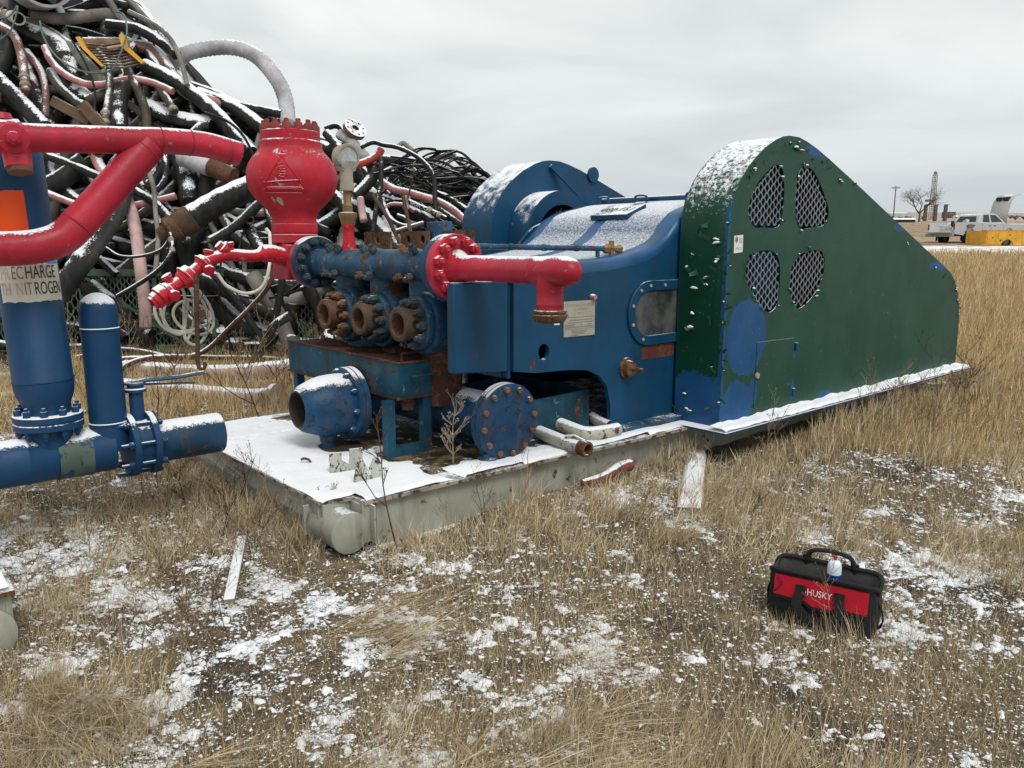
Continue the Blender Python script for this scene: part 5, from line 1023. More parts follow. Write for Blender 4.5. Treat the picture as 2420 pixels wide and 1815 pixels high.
for k_ in range(9):
    t = k_ / 8; a_ = Vector((-5.48, 10.62, 3.98)).lerp(Vector((-5.13, 10.45, 3.66)), t); b_ = Vector((-4.95, 10.62, 4.0)).lerp(Vector((-4.66, 10.48, 3.72)), t); m = MB(); m.tube([a_, a_.lerp(b_, .5) + Vector((0, 0, -.03)), b_], .013, 6); ob('slat', m, M['wood'], o)
wire = [(-5.98, 10.57, 4.24), (-5.88, 10.45, 4.01), (-5.67, 10.31, 3.76), (-5.41, 10.22, 3.6), (-5.16, 10.19, 3.54), (-4.95, 10.21, 3.58), (-4.88, 10.33, 3.8), (-4.85, 10.48, 4.07), (-4.92, 10.61, 4.31), (-5.02, 10.64, 4.37)]
tag(ob('cable', hose_mesh(wire, .011, '', 7, 8), HM['teal']), 'teal grey wire loop hanging over the yellow frame', 'cable')
tag(ob('cable', hose_mesh([(-6.9, 10.6, 4.55), (-6.75, 10.5, 4.32), (-6.55, 10.45, 4.24), (-6.3, 10.45, 4.26), (-6.2, 10.5, 4.4), (-6.25, 10.4, 4.1), (-6.4, 10.35, 3.95)], .010, '', 7, 8), HM['teal']), 'teal grey wire looped round the white plastic pipe', 'cable')
tag(ob('rusty_pipe', hose_mesh([(-1.57, 9.04, 2.01), (-1.48, 8.98, 1.89), (-1.37, 8.89, 1.73), (-1.27, 8.79, 1.54), (-1.1, 8.7, 1.25)], .022, '', 5, 10), M['rustlight']), 'thin rusty pipe leaning out of the heap behind the rusty plates', 'pipe')
TB_ = []; FT_ = []
for (x, y, z, a_, l_) in ((-5.35, 9.95, 3.05, .5, .5), (-5.05, 9.9, 2.95, .9, .45), (-6.6, 10.1, 3.3, .2, .6)):
    m = MB(); m.box((0, 0, 0), (l_, .09, .12), Matrix.Rotation(a_, 3, 'Y')); TB_.append((ob('wood_block', m, M['wood'], None, (x, y, z), bevel=.006), (x, y)))
for (x, y, z, r_) in ((-4.9, 9.6, 2.55, .07), (-4.35, 9.65, 2.2, .06), (-5.2, 9.55, 1.65, .09), (-3.1, 9.4, 1.75, .06)):
    m = MB(); m.lathe([(-.16, r_ * .8), (-.08, r_ * .82), (-.07, r_), (.02, r_), (.03, r_ * .85), (.10, r_ * .85), (.10, r_ * .6), (.03, r_ * .58)], (0, 0, 0), (hr.uniform(.3, 1), -.8, hr.uniform(-.5, .2)), 16, caps=False); FT_.append((ob('pipe_fitting', m, M['rustlight'], None, (x, y, z)), (x, y)))
rank_labels(TB_, 'brown timber offcut wedged in the left of the heap', 'timber', 'timber offcuts in the heap'); rank_labels(FT_, 'loose rusty pipe fitting lodged among the hoses', 'fitting', 'loose fittings in the heap')
# hoses lying on the ground in front
def ground_hose(lab, pts, r, mt, fl=''):
    P_ = [(x, y, float(gz_base(x, y)) + r * .9 + dz) for x, y, dz in pts]; h = ob('hose', hose_mesh(P_, r, fl, 8, 14).mesh('hose', 180 if 'c' in fl else 60), HM[mt]); return tag(h, lab, 'hose')
HM['palesnow'] = hosemat('pale_snowy', (.48, .36, .34), snow=(.40, .52))
ground_hose('fat pale pink hose lying on the ground behind the pump skid', [(-4.5, 8.5, .03), (-4.1, 8.44, .02), (-3.5, 8.3, .0), (-2.9, 8.2, .02), (-2.4, 8.35, .05), (-1.7, 8.6, .05)], .082, 'palesnow', 'c')
h2 = ground_hose('second pale pink hose in the straw ending in a round cap', [(-3.8, 7.5, .02), (-3.4, 7.42, 0), (-2.8, 7.2, .0), (-2.45, 7.08, .0), (-2.25, 7.0, .02)], .075, 'palesnow', 'c')
m = MB(); m.lathe([(-.12, .05), (0, .05), (.002, .09), (.05, .09), (.055, .07)], (-2.17, 6.97, .13), (.9, -.4, .05), 22); ob('hose_cap', m, HM['palesnow'], h2)
ground_hose('thin brown hose curled on the ground left of the fat pink one', [(-5.0, 8.9, .1), (-4.6, 9.1, .16), (-4.2, 9.0, .14), (-3.9, 8.8, .1), (-4.2, 8.5, .16), (-4.5, 8.3, .12)], .03, 'rustbrown')
ground_hose('thin brown hose crossing over the fat pink one', [(-4.3, 8.2, .0), (-4.05, 8.33, .16), (-3.8, 8.5, .18), (-3.4, 8.9, .1), (-2.9, 9.1, .06), (-2.5, 9.0, .03)], .03, 'rustbrown')
ground_hose('snowy hose at the left edge behind the blue vessel', [(-5.9, 8.0, .0), (-5.3, 8.1, .05), (-4.8, 8.0, .08), (-4.4, 7.8, .02)], .03, 'white')
ground_hose('lower snowy hose at the left edge behind the blue vessel', [(-5.6, 7.1, .0), (-5.0, 7.0, .03), (-4.5, 7.15, .06), (-4.0, 7.05, .0)], .028, 'white')
# white hose hung in loops below the relief line
lp = []; cx_, cz_ = .18, .98
for k_ in range(150):
    t = k_ / 150 * 2 * PI * 6.3; j = k_ / 150
    lp.append(W(cx_ + .05 * math.sin(j * 17) + (.095 + .075 * math.sin(j * 23)) * math.sin(t), 2.42 + .03 * math.cos(t * 1.0), cz_ + .03 * math.sin(j * 11) + (.15 + .085 * math.cos(j * 19)) * math.cos(t)))
m = MB(); m.tube(lp, .0105, 8); m.tube(smooth_path([lp[0], W(.17, 2.35, 1.2), W(.2, 2.22, 1.24)], 6), .0105, 8); tag(ob('hose', m.mesh('hose_coil', 60), HM['white']), 'thin white hose hung in loose loops below the red relief valve', 'hose')

# ------------------------------------------------------------------ tool bag and the can in it
BW, BD, BH = .47, .24, .30
bag = thing('tool_bag', 'black and red open tool bag standing in the grass', 'bag', (1.235, 2.90, float(gz(1.235, 2.90)) - .015), R(-33)); bag.scale = (.84, .80, .74)
BM = Matrix.Translation(bag.location) @ Matrix.Rotation(R(-33), 4, 'Z') @ Matrix.Scale(.8, 4)
M['nylon'] = mat('black_nylon', (.012, .012, .013), .7, var=.4, bump=.8, bsc=220)
M['bagred'] = mat('red_nylon', (.46, .004, .022), .6, var=.12, bump=.7, bsc=260)
M['bagin'] = mat('grey_lining', (.07, .068, .066), .8, var=.3)
def loop_rect(w, d, rr, z, n=5, sag=0):
    out = []
    for cx, cy, a0 in ((w - rr, d - rr, 0), (-w + rr, d - rr, PI / 2), (-w + rr, -d + rr, PI), (w - rr, -d + rr, 3 * PI / 2)):
        for t in np.linspace(a0, a0 + PI / 2, n): out.append((cx + rr * math.cos(t), cy + rr * math.sin(t), z))
    return out
rings = [loop_rect(BW / 2 * s, BD / 2 * q, .05, z) for s, q, z in ((.97, 1.0, 0), (1.0, 1.04, .02), (1.02, 1.05, .10), (1.01, .98, .18), (.99, .88, .25), (.97, .87, .285), (.965, .86, .296))]
inn_r = [loop_rect(BW / 2 * s, BD / 2 * q, .04, z) for s, q, z in ((.965, .86, .296), (.94, .80, .25), (.9, .74, .15), (.88, .74, .10))]
m = MB(); k = len(rings[0]); allr = rings
m.add([p for r_ in allr for p in r_], [(i * k + j, i * k + (j + 1) % k, (i + 1) * k + (j + 1) % k, (i + 1) * k + j) for i in range(len(allr) - 1) for j in range(k)] + [tuple(range(k))]); m.v = [(x + .006 * math.sin(y * 40 + z * 31), y + .003 * math.sin(x * 33 + z * 25) * (z < .28), z + .003 * math.sin(x * 21)) for x, y, z in m.v]; ob('bag_body', m.mesh('bag_body', 60), M['nylon'], bag)
m = MB(); m.add([p for r_ in inn_r for p in r_], [(i * k + j, (i + 1) * k + j, (i + 1) * k + (j + 1) % k, i * k + (j + 1) % k) for i in range(3) for j in range(k)] + [tuple(range(3 * k, 4 * k))]); ob('bag_lining', m.mesh('bag_lining', 60), M['bagin'], bag)
# open zipped mouth: front and back padded rims standing up, hinged at the ends
for s_, nm in ((-1, 'front'), (1, 'back')):
    pts = [(-BW / 2 * .97, s_ * .015, .235), (-BW / 2 * .99, s_ * .05, .275), (-BW / 2 * .9, s_ * .098, .297), (-.1, s_ * .104, .300), (.1, s_ * .104, .300), (BW / 2 * .9, s_ * .098, .297), (BW / 2 * .99, s_ * .05, .275), (BW / 2 * .97, s_ * .015, .235)]
    m = MB(); m.tube(smooth_path(pts, 5), .0125, 8); ob('bag_rim', m, M['nylon'], bag)
fy = lambda z: -(BD / 2) * (1.05 - .19 * max(0, (z - .10)) / .15 if z > .10 else 1.05) - .0065
def bag_panel(name, poly, mt, lift=.0):
    P2 = []
    for i in range(len(poly)):
        a_, b_ = poly[i], poly[(i + 1) % len(poly)]
        for t in np.linspace(0, 1, 6, endpoint=False): P2.append((a_[0] * (1 - t) + b_[0] * t, a_[1] * (1 - t) + b_[1] * t))
    mm = MB(); mm.plate(lambda a, b, dd: (a, fy(b) - lift - dd, b), -.002, .002, P2); return ob(name, mm, mt, bag)
pnl = bag_panel('red_panel', [(-.205, .17), (-.06, .165), (-.03, .145), (.05, .145), (.075, .165), (.205, .16), (.205, .275), (-.205, .275)], M['bagred'])
bag_panel('pocket_seam', [(-.205, .155), (-.06, .15), (-.03, .13), (.05, .13), (.075, .15), (.205, .145), (.205, .158), (.075, .163), (.05, .143), (-.03, .143), (-.06, .163), (-.205, .168)], M['nylon'], .003)
for x in (-.085, .085):
    m = MB(); m.tube(smooth_path([(x, fy(.24) - .006, .245), (x, fy(.2) - .01, .2), (x - .01 * (1 if x < 0 else -1), fy(.15) - .018, .15), (x * .75, fy(.1) - .02, .105), (x * .3, fy(.08) - .018, .085), (0, fy(.08) - .016, .08)], 5), .026, 6, flat=.14, up=(0, -1, 0)); ob('strap', m, M['nylon'], bag)
m = MB(); m.tube(smooth_path([(-.105, .10, .30), (-.10, .10, .335), (-.075, .10, .362), (0, .10, .372), (.075, .10, .362), (.10, .10, .335), (.105, .10, .30)], 5), .0145, 8, flat=.8); ob('carry_handle', m, M['nylon'], bag)
for x in (-.11, .11):
    m = MB(); m.tube([(x, .104, .255), (x * .98, .104, .325)], .022, 6, flat=.25, up=(0, 1, 0)); ob('handle_tab', m, M['nylon'], bag)
tm = text_mesh('HUSKY', .056, M['whitepaint']); tm2 = tm
warp(tm, lambda x, y, z: Vector((-.002 + x * .62 + y * .0, fy(.215 + y * .85) - .0045, .215 + y * .85))); lt = ob('lettering', tm, M['whitepaint'], bag)
sol = lt.modifiers.new('weight', 'SOLIDIFY'); sol.thickness = .001
m = MB()
for dx, dz in ((-.004, 0),):
    for poly in ([(-.088, .214), (-.077, .222), (-.066, .216), (-.072, .213), (-.08, .212)], [(-.075, .224), (-.071, .231), (-.066, .222), (-.058, .214), (-.066, .203), (-.066, .210), (-.071, .217)], [(-.083, .209), (-.075, .209), (-.069, .206), (-.074, .204)]):
        m.plate(lambda a, b, dd: (a, fy(b) - .0045 - dd, b), 0, .001, poly)
ob('dog_mark', m, M['whitepaint'], bag).name = 'bag_mark'
m = MB(); m.tube(smooth_path([(-.19, fy(.26) - .006, .265), (-.17, fy(.25) - .012, .235), (-.185, fy(.22) - .012, .205), (-.2, fy(.2) - .008, .185)], 5), .0022, 5); ob('zip_cord', m, M['nylon'], bag)
for s_ in (-1, 1):
    m = MB(); m.tube(smooth_path([(s_ * BW / 2 * .98, -.02, .22), (s_ * (BW / 2 + .018), -.015, .15), (s_ * (BW / 2 + .02), .01, .08), (s_ * BW / 2 * 1.01, .03, .03)], 5), .016, 6, flat=.25, up=(1, 0, 0)); ob('side_strap', m, M['nylon'], bag)
    m = MB(); m.tube([(s_ * (BW / 2 + .021) + .012 * math.cos(t) * 0, .012 * math.cos(t), .12 + .016 * math.sin(t)) for t in np.linspace(0, 2 * PI, 14)], .003, 6); ob('ring', m, M['plategrey'], bag)
can = thing('spray_can', 'white and blue spray can with red nozzle in the tool bag', 'can', tuple(BM @ Vector((.035, .02, .135))), R(-33)); can.scale = (.82, .82, .82)
M['canwhite'] = mat('can_white', (.70, .76, .80), .25, var=.03); M['canblue'] = mat('can_blue', (.012, .05, .30), .25, var=.05); M['canred'] = mat('can_red', (.45, .01, .015), .4, var=.05)
m = MB(); m.lathe([(.0, .031), (.128, .031)], (0, 0, 0), (0, 0, 1), 28); ob('can_body', m, M['canblue'], can)
m = MB(); m.lathe([(.1285, .032), (.165, .032), (.182, .028), (.192, .020), (.195, .013), (.198, .013)], (0, 0, 0), (0, 0, 1), 28); ob('can_shoulder', m, M['canwhite'], can)
m = MB(); m.lathe([(.1985, .009), (.214, .008), (.216, .005)], (0, 0, 0), (0, 0, 1), 14); ob('can_nozzle', m, M['canred'], can)
# snow covered board, strip and a red pipe scrap on the ground
def gl(x, y, dz=0): return (x, y, float(gz(x, y)) + dz)
m = MB(); a_, b_ = Vector(gl(1.285, 5.28, .045)), Vector(gl(.985, 4.16, .035)); L = (b_ - a_).length
m.box((0, 0, -.008), (L, .115, .02)); bd = ob('board', m, mat('snowy_board', (.25, .2, .13), .8, snow=(.2, .4)), None, tuple((a_ + b_) / 2), (0, 0, math.atan2((b_ - a_).y, (b_ - a_).x)), .004); tag(bd, 'snow covered board lying in the grass beside the skid', 'board')
us = np.linspace(-L / 2 - .012, L / 2 + .012, 50); vs_ = np.linspace(-.066, .066, 11); U, V_ = np.meshgrid(us, vs_, indexing='ij'); hs = -.02 + .046 * np.clip(np.minimum(.067 - np.abs(V_), L / 2 + .013 - np.abs(U)) / .018, 0, 1) ** .5 + .012 * (vnoise(U, V_, 12, 61) - .5)
ob('board_snow', np_mesh('board_snow', np.stack([U.ravel(), V_.ravel(), hs.ravel()], -1), [grid_faces(50, 11)], M['snow']), None, bd, kind='stuff')
m = MB(); a_, b_ = Vector(gl(-1.345, 3.70, .02)), Vector(gl(-1.16, 3.0, .02)); m.box((0, 0, 0), ((b_ - a_).length, .045, .03)); tag(ob('wood_strip', m, mat('snowy_strip', (.25, .2, .13), .8, snow=(.1, .3)), None, tuple((a_ + b_) / 2), (0, 0, math.atan2((b_ - a_).y, (b_ - a_).x)), .006), 'narrow snow covered strip of wood lying left of the skid corner', 'board')
m = MB(); m.tube(smooth_path([(.42, 4.50, .06), (.56, 4.58, .075), (.66, 4.68, .10), (.74, 4.78, .09)], 5), [.022 + .0012 * i for i in range(16)], 10); tag(ob('pipe_scrap', m, mat('faded_red_scrap', (.22, .055, .05), .7, rust=.25, snow=(.62, .7))), 'faded red pipe scrap lying in the snow beside the skid', 'pipe')

# ------------------------------------------------------------------ far things on the right
def fz(x, y): return float(gz_base(x, y)) - .02
M['silver'] = mat('silver_paint', (.46, .47, .48), .35, .0, var=.05, dirt=.25, dirtcol=(.30, .25, .19), snow=(.80, .95))
M['tyre'] = mat('tyre_rubber', (.016, .016, .016), .8, var=.2); M['rim'] = mat('wheel_rim', (.18, .17, .16), .5, .4); M['carglass'] = mat('car_glass', (.03, .038, .042), .12, var=.3); M['taillight'] = mat('tail_light', (.30, .02, .02), .3)
M['trim'] = mat('black_trim', (.02, .02, .02), .6)
def wheel(par, x, y, r=.40, w=.26):
    m = MB(); m.lathe([(-w / 2, r * .55), (-w / 2, r * .94), (-w / 2 + .03, r), (w / 2 - .03, r), (w / 2, r * .94), (w / 2, r * .55)], (x, y, r), (0, 1, 0), 28, caps=False); t = ob('wheel', m, M['tyre'], par)
    m = MB(); m.lathe([(-w / 2 + .02, .01), (-w / 2 + .01, r * .25), (-w / 2 + .06, r * .3), (-w / 2 + .03, r * .56), (w / 2 - .03, r * .56), (w / 2 - .04, .01)], (x, y, r), (0, 1, 0), 20, caps=False); ob('rim', m, M['rim'], t)
TK = thing('pickup_truck', 'dented silver crew cab pickup seen from behind, bed full of scrap', 'truck', (27.0, 50.2, fz(27, 50)), R(21))
ys_ = .98
def arch(cx, r, z0, z1, n=10): return [(cx + r * math.cos(t), z0 + r * math.sin(t)) for t in np.linspace(0, PI, n)]
lower = [(0.0, .62), (.0, 1.32), (2.0, 1.36), (2.02, 1.30), (4.2, 1.26), (5.4, 1.20), (5.75, 1.05), (5.8, .55), (5.3, .5)] + arch(4.75, .50, .5, 1) + [(4.1, .5)] + [(1.8, .5)] + arch(1.28, .50, .5, 1) + [(.7, .55)]
m = MB(); m.plate(side, -ys_, -ys_ + .06, lower); m.plate(side, ys_ - .06, ys_, lower); m.bx((.05, -ys_ + .061, .62), (2.0, ys_ - .061, .70)); m.bx((1.95, -ys_ + .061, .70), (2.0, ys_ - .061, 1.32)); m.bx((4.25, -ys_ + .061, .6), (5.6, ys_ - .061, 1.2)); m.bx((2.0, -ys_ + .061, .55), (4.25, ys_ - .061, .7)); ob('body', m, M['silver'], TK, bevel=.02)
cabp = [(2.02, 1.301), (2.28, 1.78), (2.5, 1.90), (3.5, 1.91), (3.75, 1.85), (4.5, 1.262)]
m = MB(); kk = len(cabp); vs = [(a, s_ * (ys_ - .05 - (b - 1.3) * .28), b) for s_ in (-1, 1) for a, b in cabp]; m.add(vs, [(i, i + 1, kk + i + 1, kk + i) for i in range(kk - 1)] + [tuple(range(kk)), tuple(range(2 * kk - 1, kk - 1, -1))]); ob('cab', m, M['silver'], TK, bevel=.04)
def yy(z, out=.006): return -(ys_ - .05 - (z - 1.3) * .28 + out)
for poly in ([(2.42, 1.36), (2.55, 1.80), (3.02, 1.82), (3.02, 1.36)], [(3.16, 1.36), (3.16, 1.82), (3.62, 1.80), (4.16, 1.38)]):
    for sg in (1, -1):
        m = MB(); m.add([(a, sg * yy(b), b) for a, b in poly], [(0, 1, 2, 3)]); ob('side_window', m, M['carglass'], TK)
m = MB(); m.add([(2.02 + .26 * t - .012, y * (1 - .12 * t), 1.33 + .44 * t) for t, y in ((.12, -.72), (.12, .72), (.92, .66), (.92, -.66))], [(0, 1, 2, 3)]); ob('rear_window', m, M['carglass'], TK)
m = MB(); m.bx((-.02, -.95, .60), (.03, .95, .66)); m.bx((-.18, -1.0, .45), (-.03, 1.0, .66)); ob('rear_bumper', m, mat('grey_bumper', (.33, .33, .33), .5, dirt=.4), TK, bevel=.02)
m = MB(); m.bx((-.55, -.85, .70), (-.03, .85, .76)); ob('tailgate', m, M['silver'], TK, bevel=.015)
for y in (-.93, .93): 
    m = MB(); m.bx((-.012, y - .05, .88), (-.001, y + .05, 1.22)); ob('tail_light', m, M['taillight'], TK)
for x in (1.28, 4.75):
    for y in (-.86, .86): wheel(TK, x, y)
for y in (-.9, .9): 
    m = MB(); m.bx((.70, y - .06, .2), (.73, y + .06, .55)); ob('mud_flap', m, M['trim'], TK)
for u in (2.9, 3.35): 
    m = MB(); m.bx((u, -ys_ - .02, 1.12), (u + .14, -ys_ - .001, 1.16)); ob('door_handle', m, M['trim'], TK)
for u in (2.36, 3.09, 4.2): 
    m = MB(); m.bx((u, -ys_ - .004, .62), (u + .012, -ys_ - .0005, 1.28)); ob('door_gap', m, M['trim'], TK)
m = MB(); m.plate(side, -ys_ - .006, -ys_ - .0005, [(1.0, .95), (1.6, 1.0), (1.75, 1.18), (1.3, 1.24), (.95, 1.15)]); ob('dent', m, mat('rust_dent', (.17, .12, .09), .8, var=.4), TK)
SP_ = []; TKM = Matrix.Translation(TK.location) @ Matrix.Rotation(R(21), 4, 'Z')
for i, (x, y, s_, mt) in enumerate(((.5, .1, .34, 'silver'), (.9, -.4, .3, 'trim'), (1.3, .3, .36, 'whitepaint'), (.4, -.55, .26, 'trim'), (1.5, -.5, .3, 'silver'))):
    m = MB(); m.box((0, 0, 0), (s_ * 1.6, s_ * 1.3, s_ * .7), Matrix.Rotation(.4 * i, 3, 'Y') @ Matrix.Rotation(.7 * i, 3, 'Z'))
    q = TKM @ Vector((x, y, 1.02 + .06 * i)); SP_.append((ob('scrap_panel', m, M[mt], None, tuple(q), bevel=.03), (q.x, q.y)))
rank_labels(SP_, 'scrap body panel heaped in the pickup bed', 'scrap', 'scrap in the pickup bed')
SB = thing('service_body', 'yellow steel utility bed standing on the snow before the pickup', 'truck bed', (27.1, 45.5, fz(28, 45.5)), R(3))
m = MB(); m.plate(side, 0, .05, [(0, .08), (0, .92), (4.6, .92), (4.6, .08), (1.65, .08)] + [(1.28 + .37 * math.cos(t), .08 + .34 * math.sin(t)) for t in np.linspace(0, PI, 12)] + [(.9, .08)]); m.bx((0, .0505, .08), (.05, 1.9, .92)); m.bx((0, 1.85, .08), (4.6, 1.9, .92)); m.bx((-.03, -.03, .921), (4.6, .5, .95)); ob('bed_side', m, M['yellow'], SB, bevel=.01)
for x0, x1, z0, z1 in ((.72, 2.05, .46, .86), (2.12, 3.4, .14, .86), (.06, .66, .14, .86)):
    m = MB(); m.bx((x0, -.012, z0), (x1, -.001, z1)); d_ = ob('locker_door', m, M['yellow'], SB, bevel=.004); m = MB(); m.bx(((x0 + x1) / 2 - .05, -.024, (z0 + z1) / 2), ((x0 + x1) / 2 + .05, -.0125, (z0 + z1) / 2 + .04)); ob('handle', m, M['trim'], d_)
m = MB(); m.lathe([(0, .05), (.01, .05)], (.85, -.001, .36), (0, -1, 0), 12); ob('filler_cap', m, M['trim'], SB); wheel(SB, 1.28, .25, .33, .22)
HV = thing('hood_up_car', 'pale car behind the pickup with its hood raised', 'car', (35.6, 58.5, fz(36.6, 58.5)), R(10))
m = MB(); m.bx((0, -.9, .45), (4.2, .9, 1.15)); ob('body', m, M['silver'], HV, bevel=.08)
m = MB(); cs_ = [(-.1, 1.1), (-.05, 1.9), (.15, 2.75), (.45, 3.15), (.8, 3.25)]; m.sweep(cs_, side, -.85, .85); hd_ = m.mesh('hood'); hob = ob('hood', hd_, M['silver'], HV); so = hob.modifiers.new('t', 'SOLIDIFY'); so.thickness = .04
for y in (-.55, .1):
    m = MB(); m.bx((.1, y, 2.78), (.42, y + .45, 3.05)); ob('hood_opening', m, M['trim'], HV)
for x in (.9, 3.4):
    for y in (-.8, .8): wheel(HV, x, y, .36, .24)
# bare tree, poles and steel columns on the horizon
M['bark'] = mat('grey_bark', (.12, .095, .075), .9, var=.3); M['oldsteel'] = mat('old_brown_steel', (.14, .10, .085), .8, var=.25, rust=.3, rs=2)
M['polewood'] = mat('pole_wood', (.12, .10, .085), .9)
def branch(m, p, dr, L, r, lev, rr):
    n = 4; pts = [p]; d_ = dr.copy()
    for i in range(n): d_ = (d_ + Vector((rr.gauss(0, .13), rr.gauss(0, .13), rr.gauss(.02, .1)))).normalized(); pts.append(pts[-1] + d_ * L / n)
    m.tube(pts, [r * (1 - .55 * i / n) for i in range(n + 1)], 6 if lev < 2 else 4, caps=False)
    if lev >= 5: return
    for k_ in range(3 if lev < 3 else 3):
        q = pts[rr.choice((2, 3, 4))] if k_ else pts[-1]; ax = Vector((rr.gauss(0, 1), rr.gauss(0, 1), rr.gauss(0, .5))).normalized(); nd = (d_ + ax * rr.uniform(.5, .95)).normalized(); branch(m, q, nd, L * rr.uniform(.62, .82), r * .52, lev + 1, rr)
def tree(x, y, h, lab, seed, group=None):
    rr = random.Random(seed); o = thing('bare_tree', lab, 'tree', (x, y, fz(x, y)), 0, group); m = MB(); m.tube([(0, 0, -.2), (.05, 0, h * .12), (-.05, 0, h * .24)], [h * .035, h * .028, h * .024], 8); ob('trunk', m, M['bark'], o)
    m = MB()
    for k_ in range(5): a_ = k_ * PI / 2.5 + rr.random(); branch(m, Vector((-.05, 0, h * .23)), Vector((math.cos(a_) * .75, math.sin(a_) * .5, .8)).normalized(), h * .31, h * .022, 0, rr)
    ob('crown', m, M['bark'], o); return o
def at_far(px, Y): return (px - 1210) / 1850 * Y * 1.0
tree(at_far(2152, 210), 210, 9.2, 'bare leafless tree on the horizon right of the belt guard', 4)
def pole(px, Y, h, lab):
    x = at_far(px, Y); o = thing('power_pole', lab, 'pole', (x, Y, fz(x, Y))); m = MB(); m.tube([(0, 0, -.5), (0, 0, h)], [.2, .13], 8); ob('shaft', m, M['polewood'], o); m = MB(); m.bx((-1.3, -.08, h - .75), (1.3, .08, h - .55)); ob('crossarm', m, M['polewood'], o)
    for dx in (-1.2, -.5, .5, 1.2):
        m = MB(); m.tube([(dx, 0, h - .55), (dx, 0, h - .25)], .06, 6); ob('insulator', m, M['polewood'], o)
    for dx in (-.7, .7):
        m = MB(); m.tube([(dx, .1, h - .6), (0, .1, h - 1.5)], .04, 5); ob('stay', m, M['polewood'], o)
pole(2092, 240, 10.3, 'wooden power pole just above the sloping belt guard edge')
# lattice derrick
DX, DY, DH = at_far(2180, 300), 300, 16.5; o = thing('drilling_derrick', 'tall red and white lattice mast on the horizon', 'mast', (DX, DY, fz(DX, DY))); 
M['mastred'] = mat('mast_red', (.22, .10, .08), .6); M['mastwhite'] = mat('mast_pale', (.30, .25, .235), .6)
for sx, sy in ((-1, -1), (1, -1), (1, 1), (-1, 1)):
    m = MB(); m.tube([(sx * .75, sy * .75, 0), (sx * .55, sy * .55, DH)], .13, 5); ob('mast_leg', m, M['mastwhite'], o)
for k_ in range(11):
    z0 = DH * k_ / 11; z1 = DH * (k_ + 1) / 11; w0 = .75 - .2 * k_ / 11
    for s_ in (-1, 1):
        for q_ in (-1, 1): m = MB(); m.tube([(-w0 * q_, s_ * w0, z0), (w0 * q_, s_ * w0, z1)], .07, 4); ob('mast_brace', m, M['mastred'] if k_ % 3 == 0 else M['mastwhite'], o)
m = MB(); m.bx((-2.6, -.8, 6.6), (.4, .8, 7.4)); ob('work_platform', m, M['mastred'], o); m = MB(); m.lathe([(0, .7), (.8, .55), (1.2, .1)], (0, 0, DH), (0, 0, 1), 8); ob('crown_block', m, M['mastred'], o)
def column(px, Y, w, h, lab, grp):
    x = at_far(px, Y); o = thing('steel_column', lab, 'column', (x, Y, fz(x, Y)), 0, grp); m = MB(); m.bx((-w / 2, -w / 2, -.3), (w / 2, w / 2, h)); ob('shaft', m, M['oldsteel'], o, bevel=.08); m = MB(); m.bx((-w * .3, -w * .55, h + .001), (w * .75, w * .55, h + .25)); ob('column_head', m, M['oldsteel'], o)
    for z in np.linspace(.4, h - .4, 5): m = MB(); m.bx((-w / 2 - .05, -w / 2 - .05, z), (w / 2 + .05, w / 2 + .05, z + .14)); ob('stiffener', m, M['oldsteel'], o)
for px, lab in ((2165, 'brown steel column left of the lattice mast'), (2188, 'brown steel column right of the lattice mast'), (2211, 'brown steel column farthest right of the tall three')): column(px, 230, .82, 4.5, lab, 'tall steel columns')
for i, px in enumerate((2205, 2216, 2220, 2224.5, 2229, 2233.5)): column(px, 420, .6, 3.1, 'short far steel column in the row right of the tall columns', 'row of short far columns')
for px, Y, w, h, d_, lab, mt in ((2106, 330, 7, 2.4, 5, 'low grey shed on the horizon left of the bare tree', 'silver'), (2118, 190, 5.2, .7, 2, 'flat dark trailer below the shed at the foot of the field', 'trim'), (2252, 260, 4, 1.2, 2, 'small white trailer right of the steel columns', 'whitepaint')):
    x = at_far(px, Y); o = thing('far_building' if 'shed' in lab else 'trailer', lab, 'shed' if 'shed' in lab else 'trailer', (x, Y, fz(x, Y))); m = MB(); m.bx((-w / 2, 0, .0 if 'shed' in lab else .35), (w / 2, d_, h)); ob('wall' if 'shed' in lab else 'body', m, M[mt], o); m = MB(); m.plate(front if 0 else (lambda a, b, dd: (dd, a, b)), -w / 2 - .2, w / 2 + .2, [(-.2, h + .001), (d_ + .2, h + .001), (d_ / 2, h + .4)]); ob('roof' if 'shed' in lab else 'load', m, M['snow'], o)
    if 'shed' not in lab:
        for dx in (-w * .3, w * .3): wheel(o, dx, .3, .35, .25)
x = at_far(2270, 250); m = MB(); m.lathe([(0, 2.6), (.6, 1.9), (1.2, .9), (2.0, .25), (2.3, .03)], (0, 0, -.1), (0, 0, 1), 12); tag(ob('white_tent', m, M['whitepaint'], None, (x, 250, fz(x, 250))), 'white peaked tent on the far field', 'tent')
fr2 = random.Random(3); BS_ = []
for i in range(26):      # low scrub, far
    px = fr2.uniform(2080, 2420); Y = fr2.uniform(190, 520); x = at_far(px, Y); m = MB(); r_ = fr2.uniform(.6, 1.6)
    for k_ in range(14):
        a_ = fr2.uniform(0, 2 * PI); m.tube([(0, 0, 0), (math.cos(a_) * r_ * .5, math.sin(a_) * r_ * .5, r_ * .6), (math.cos(a_ + .4) * r_ * .9, math.sin(a_) * r_ * .8, r_ * fr2.uniform(.7, 1.2))], [.14, .12, .05], 4)
    BS_.append((ob('scrub_bush', m, M['bark'], None, (x, Y, fz(x, Y))), (x, Y)))

rank_labels(BS_, 'low bare scrub bush far out on the field', 'bush', 'far scrub bushes')

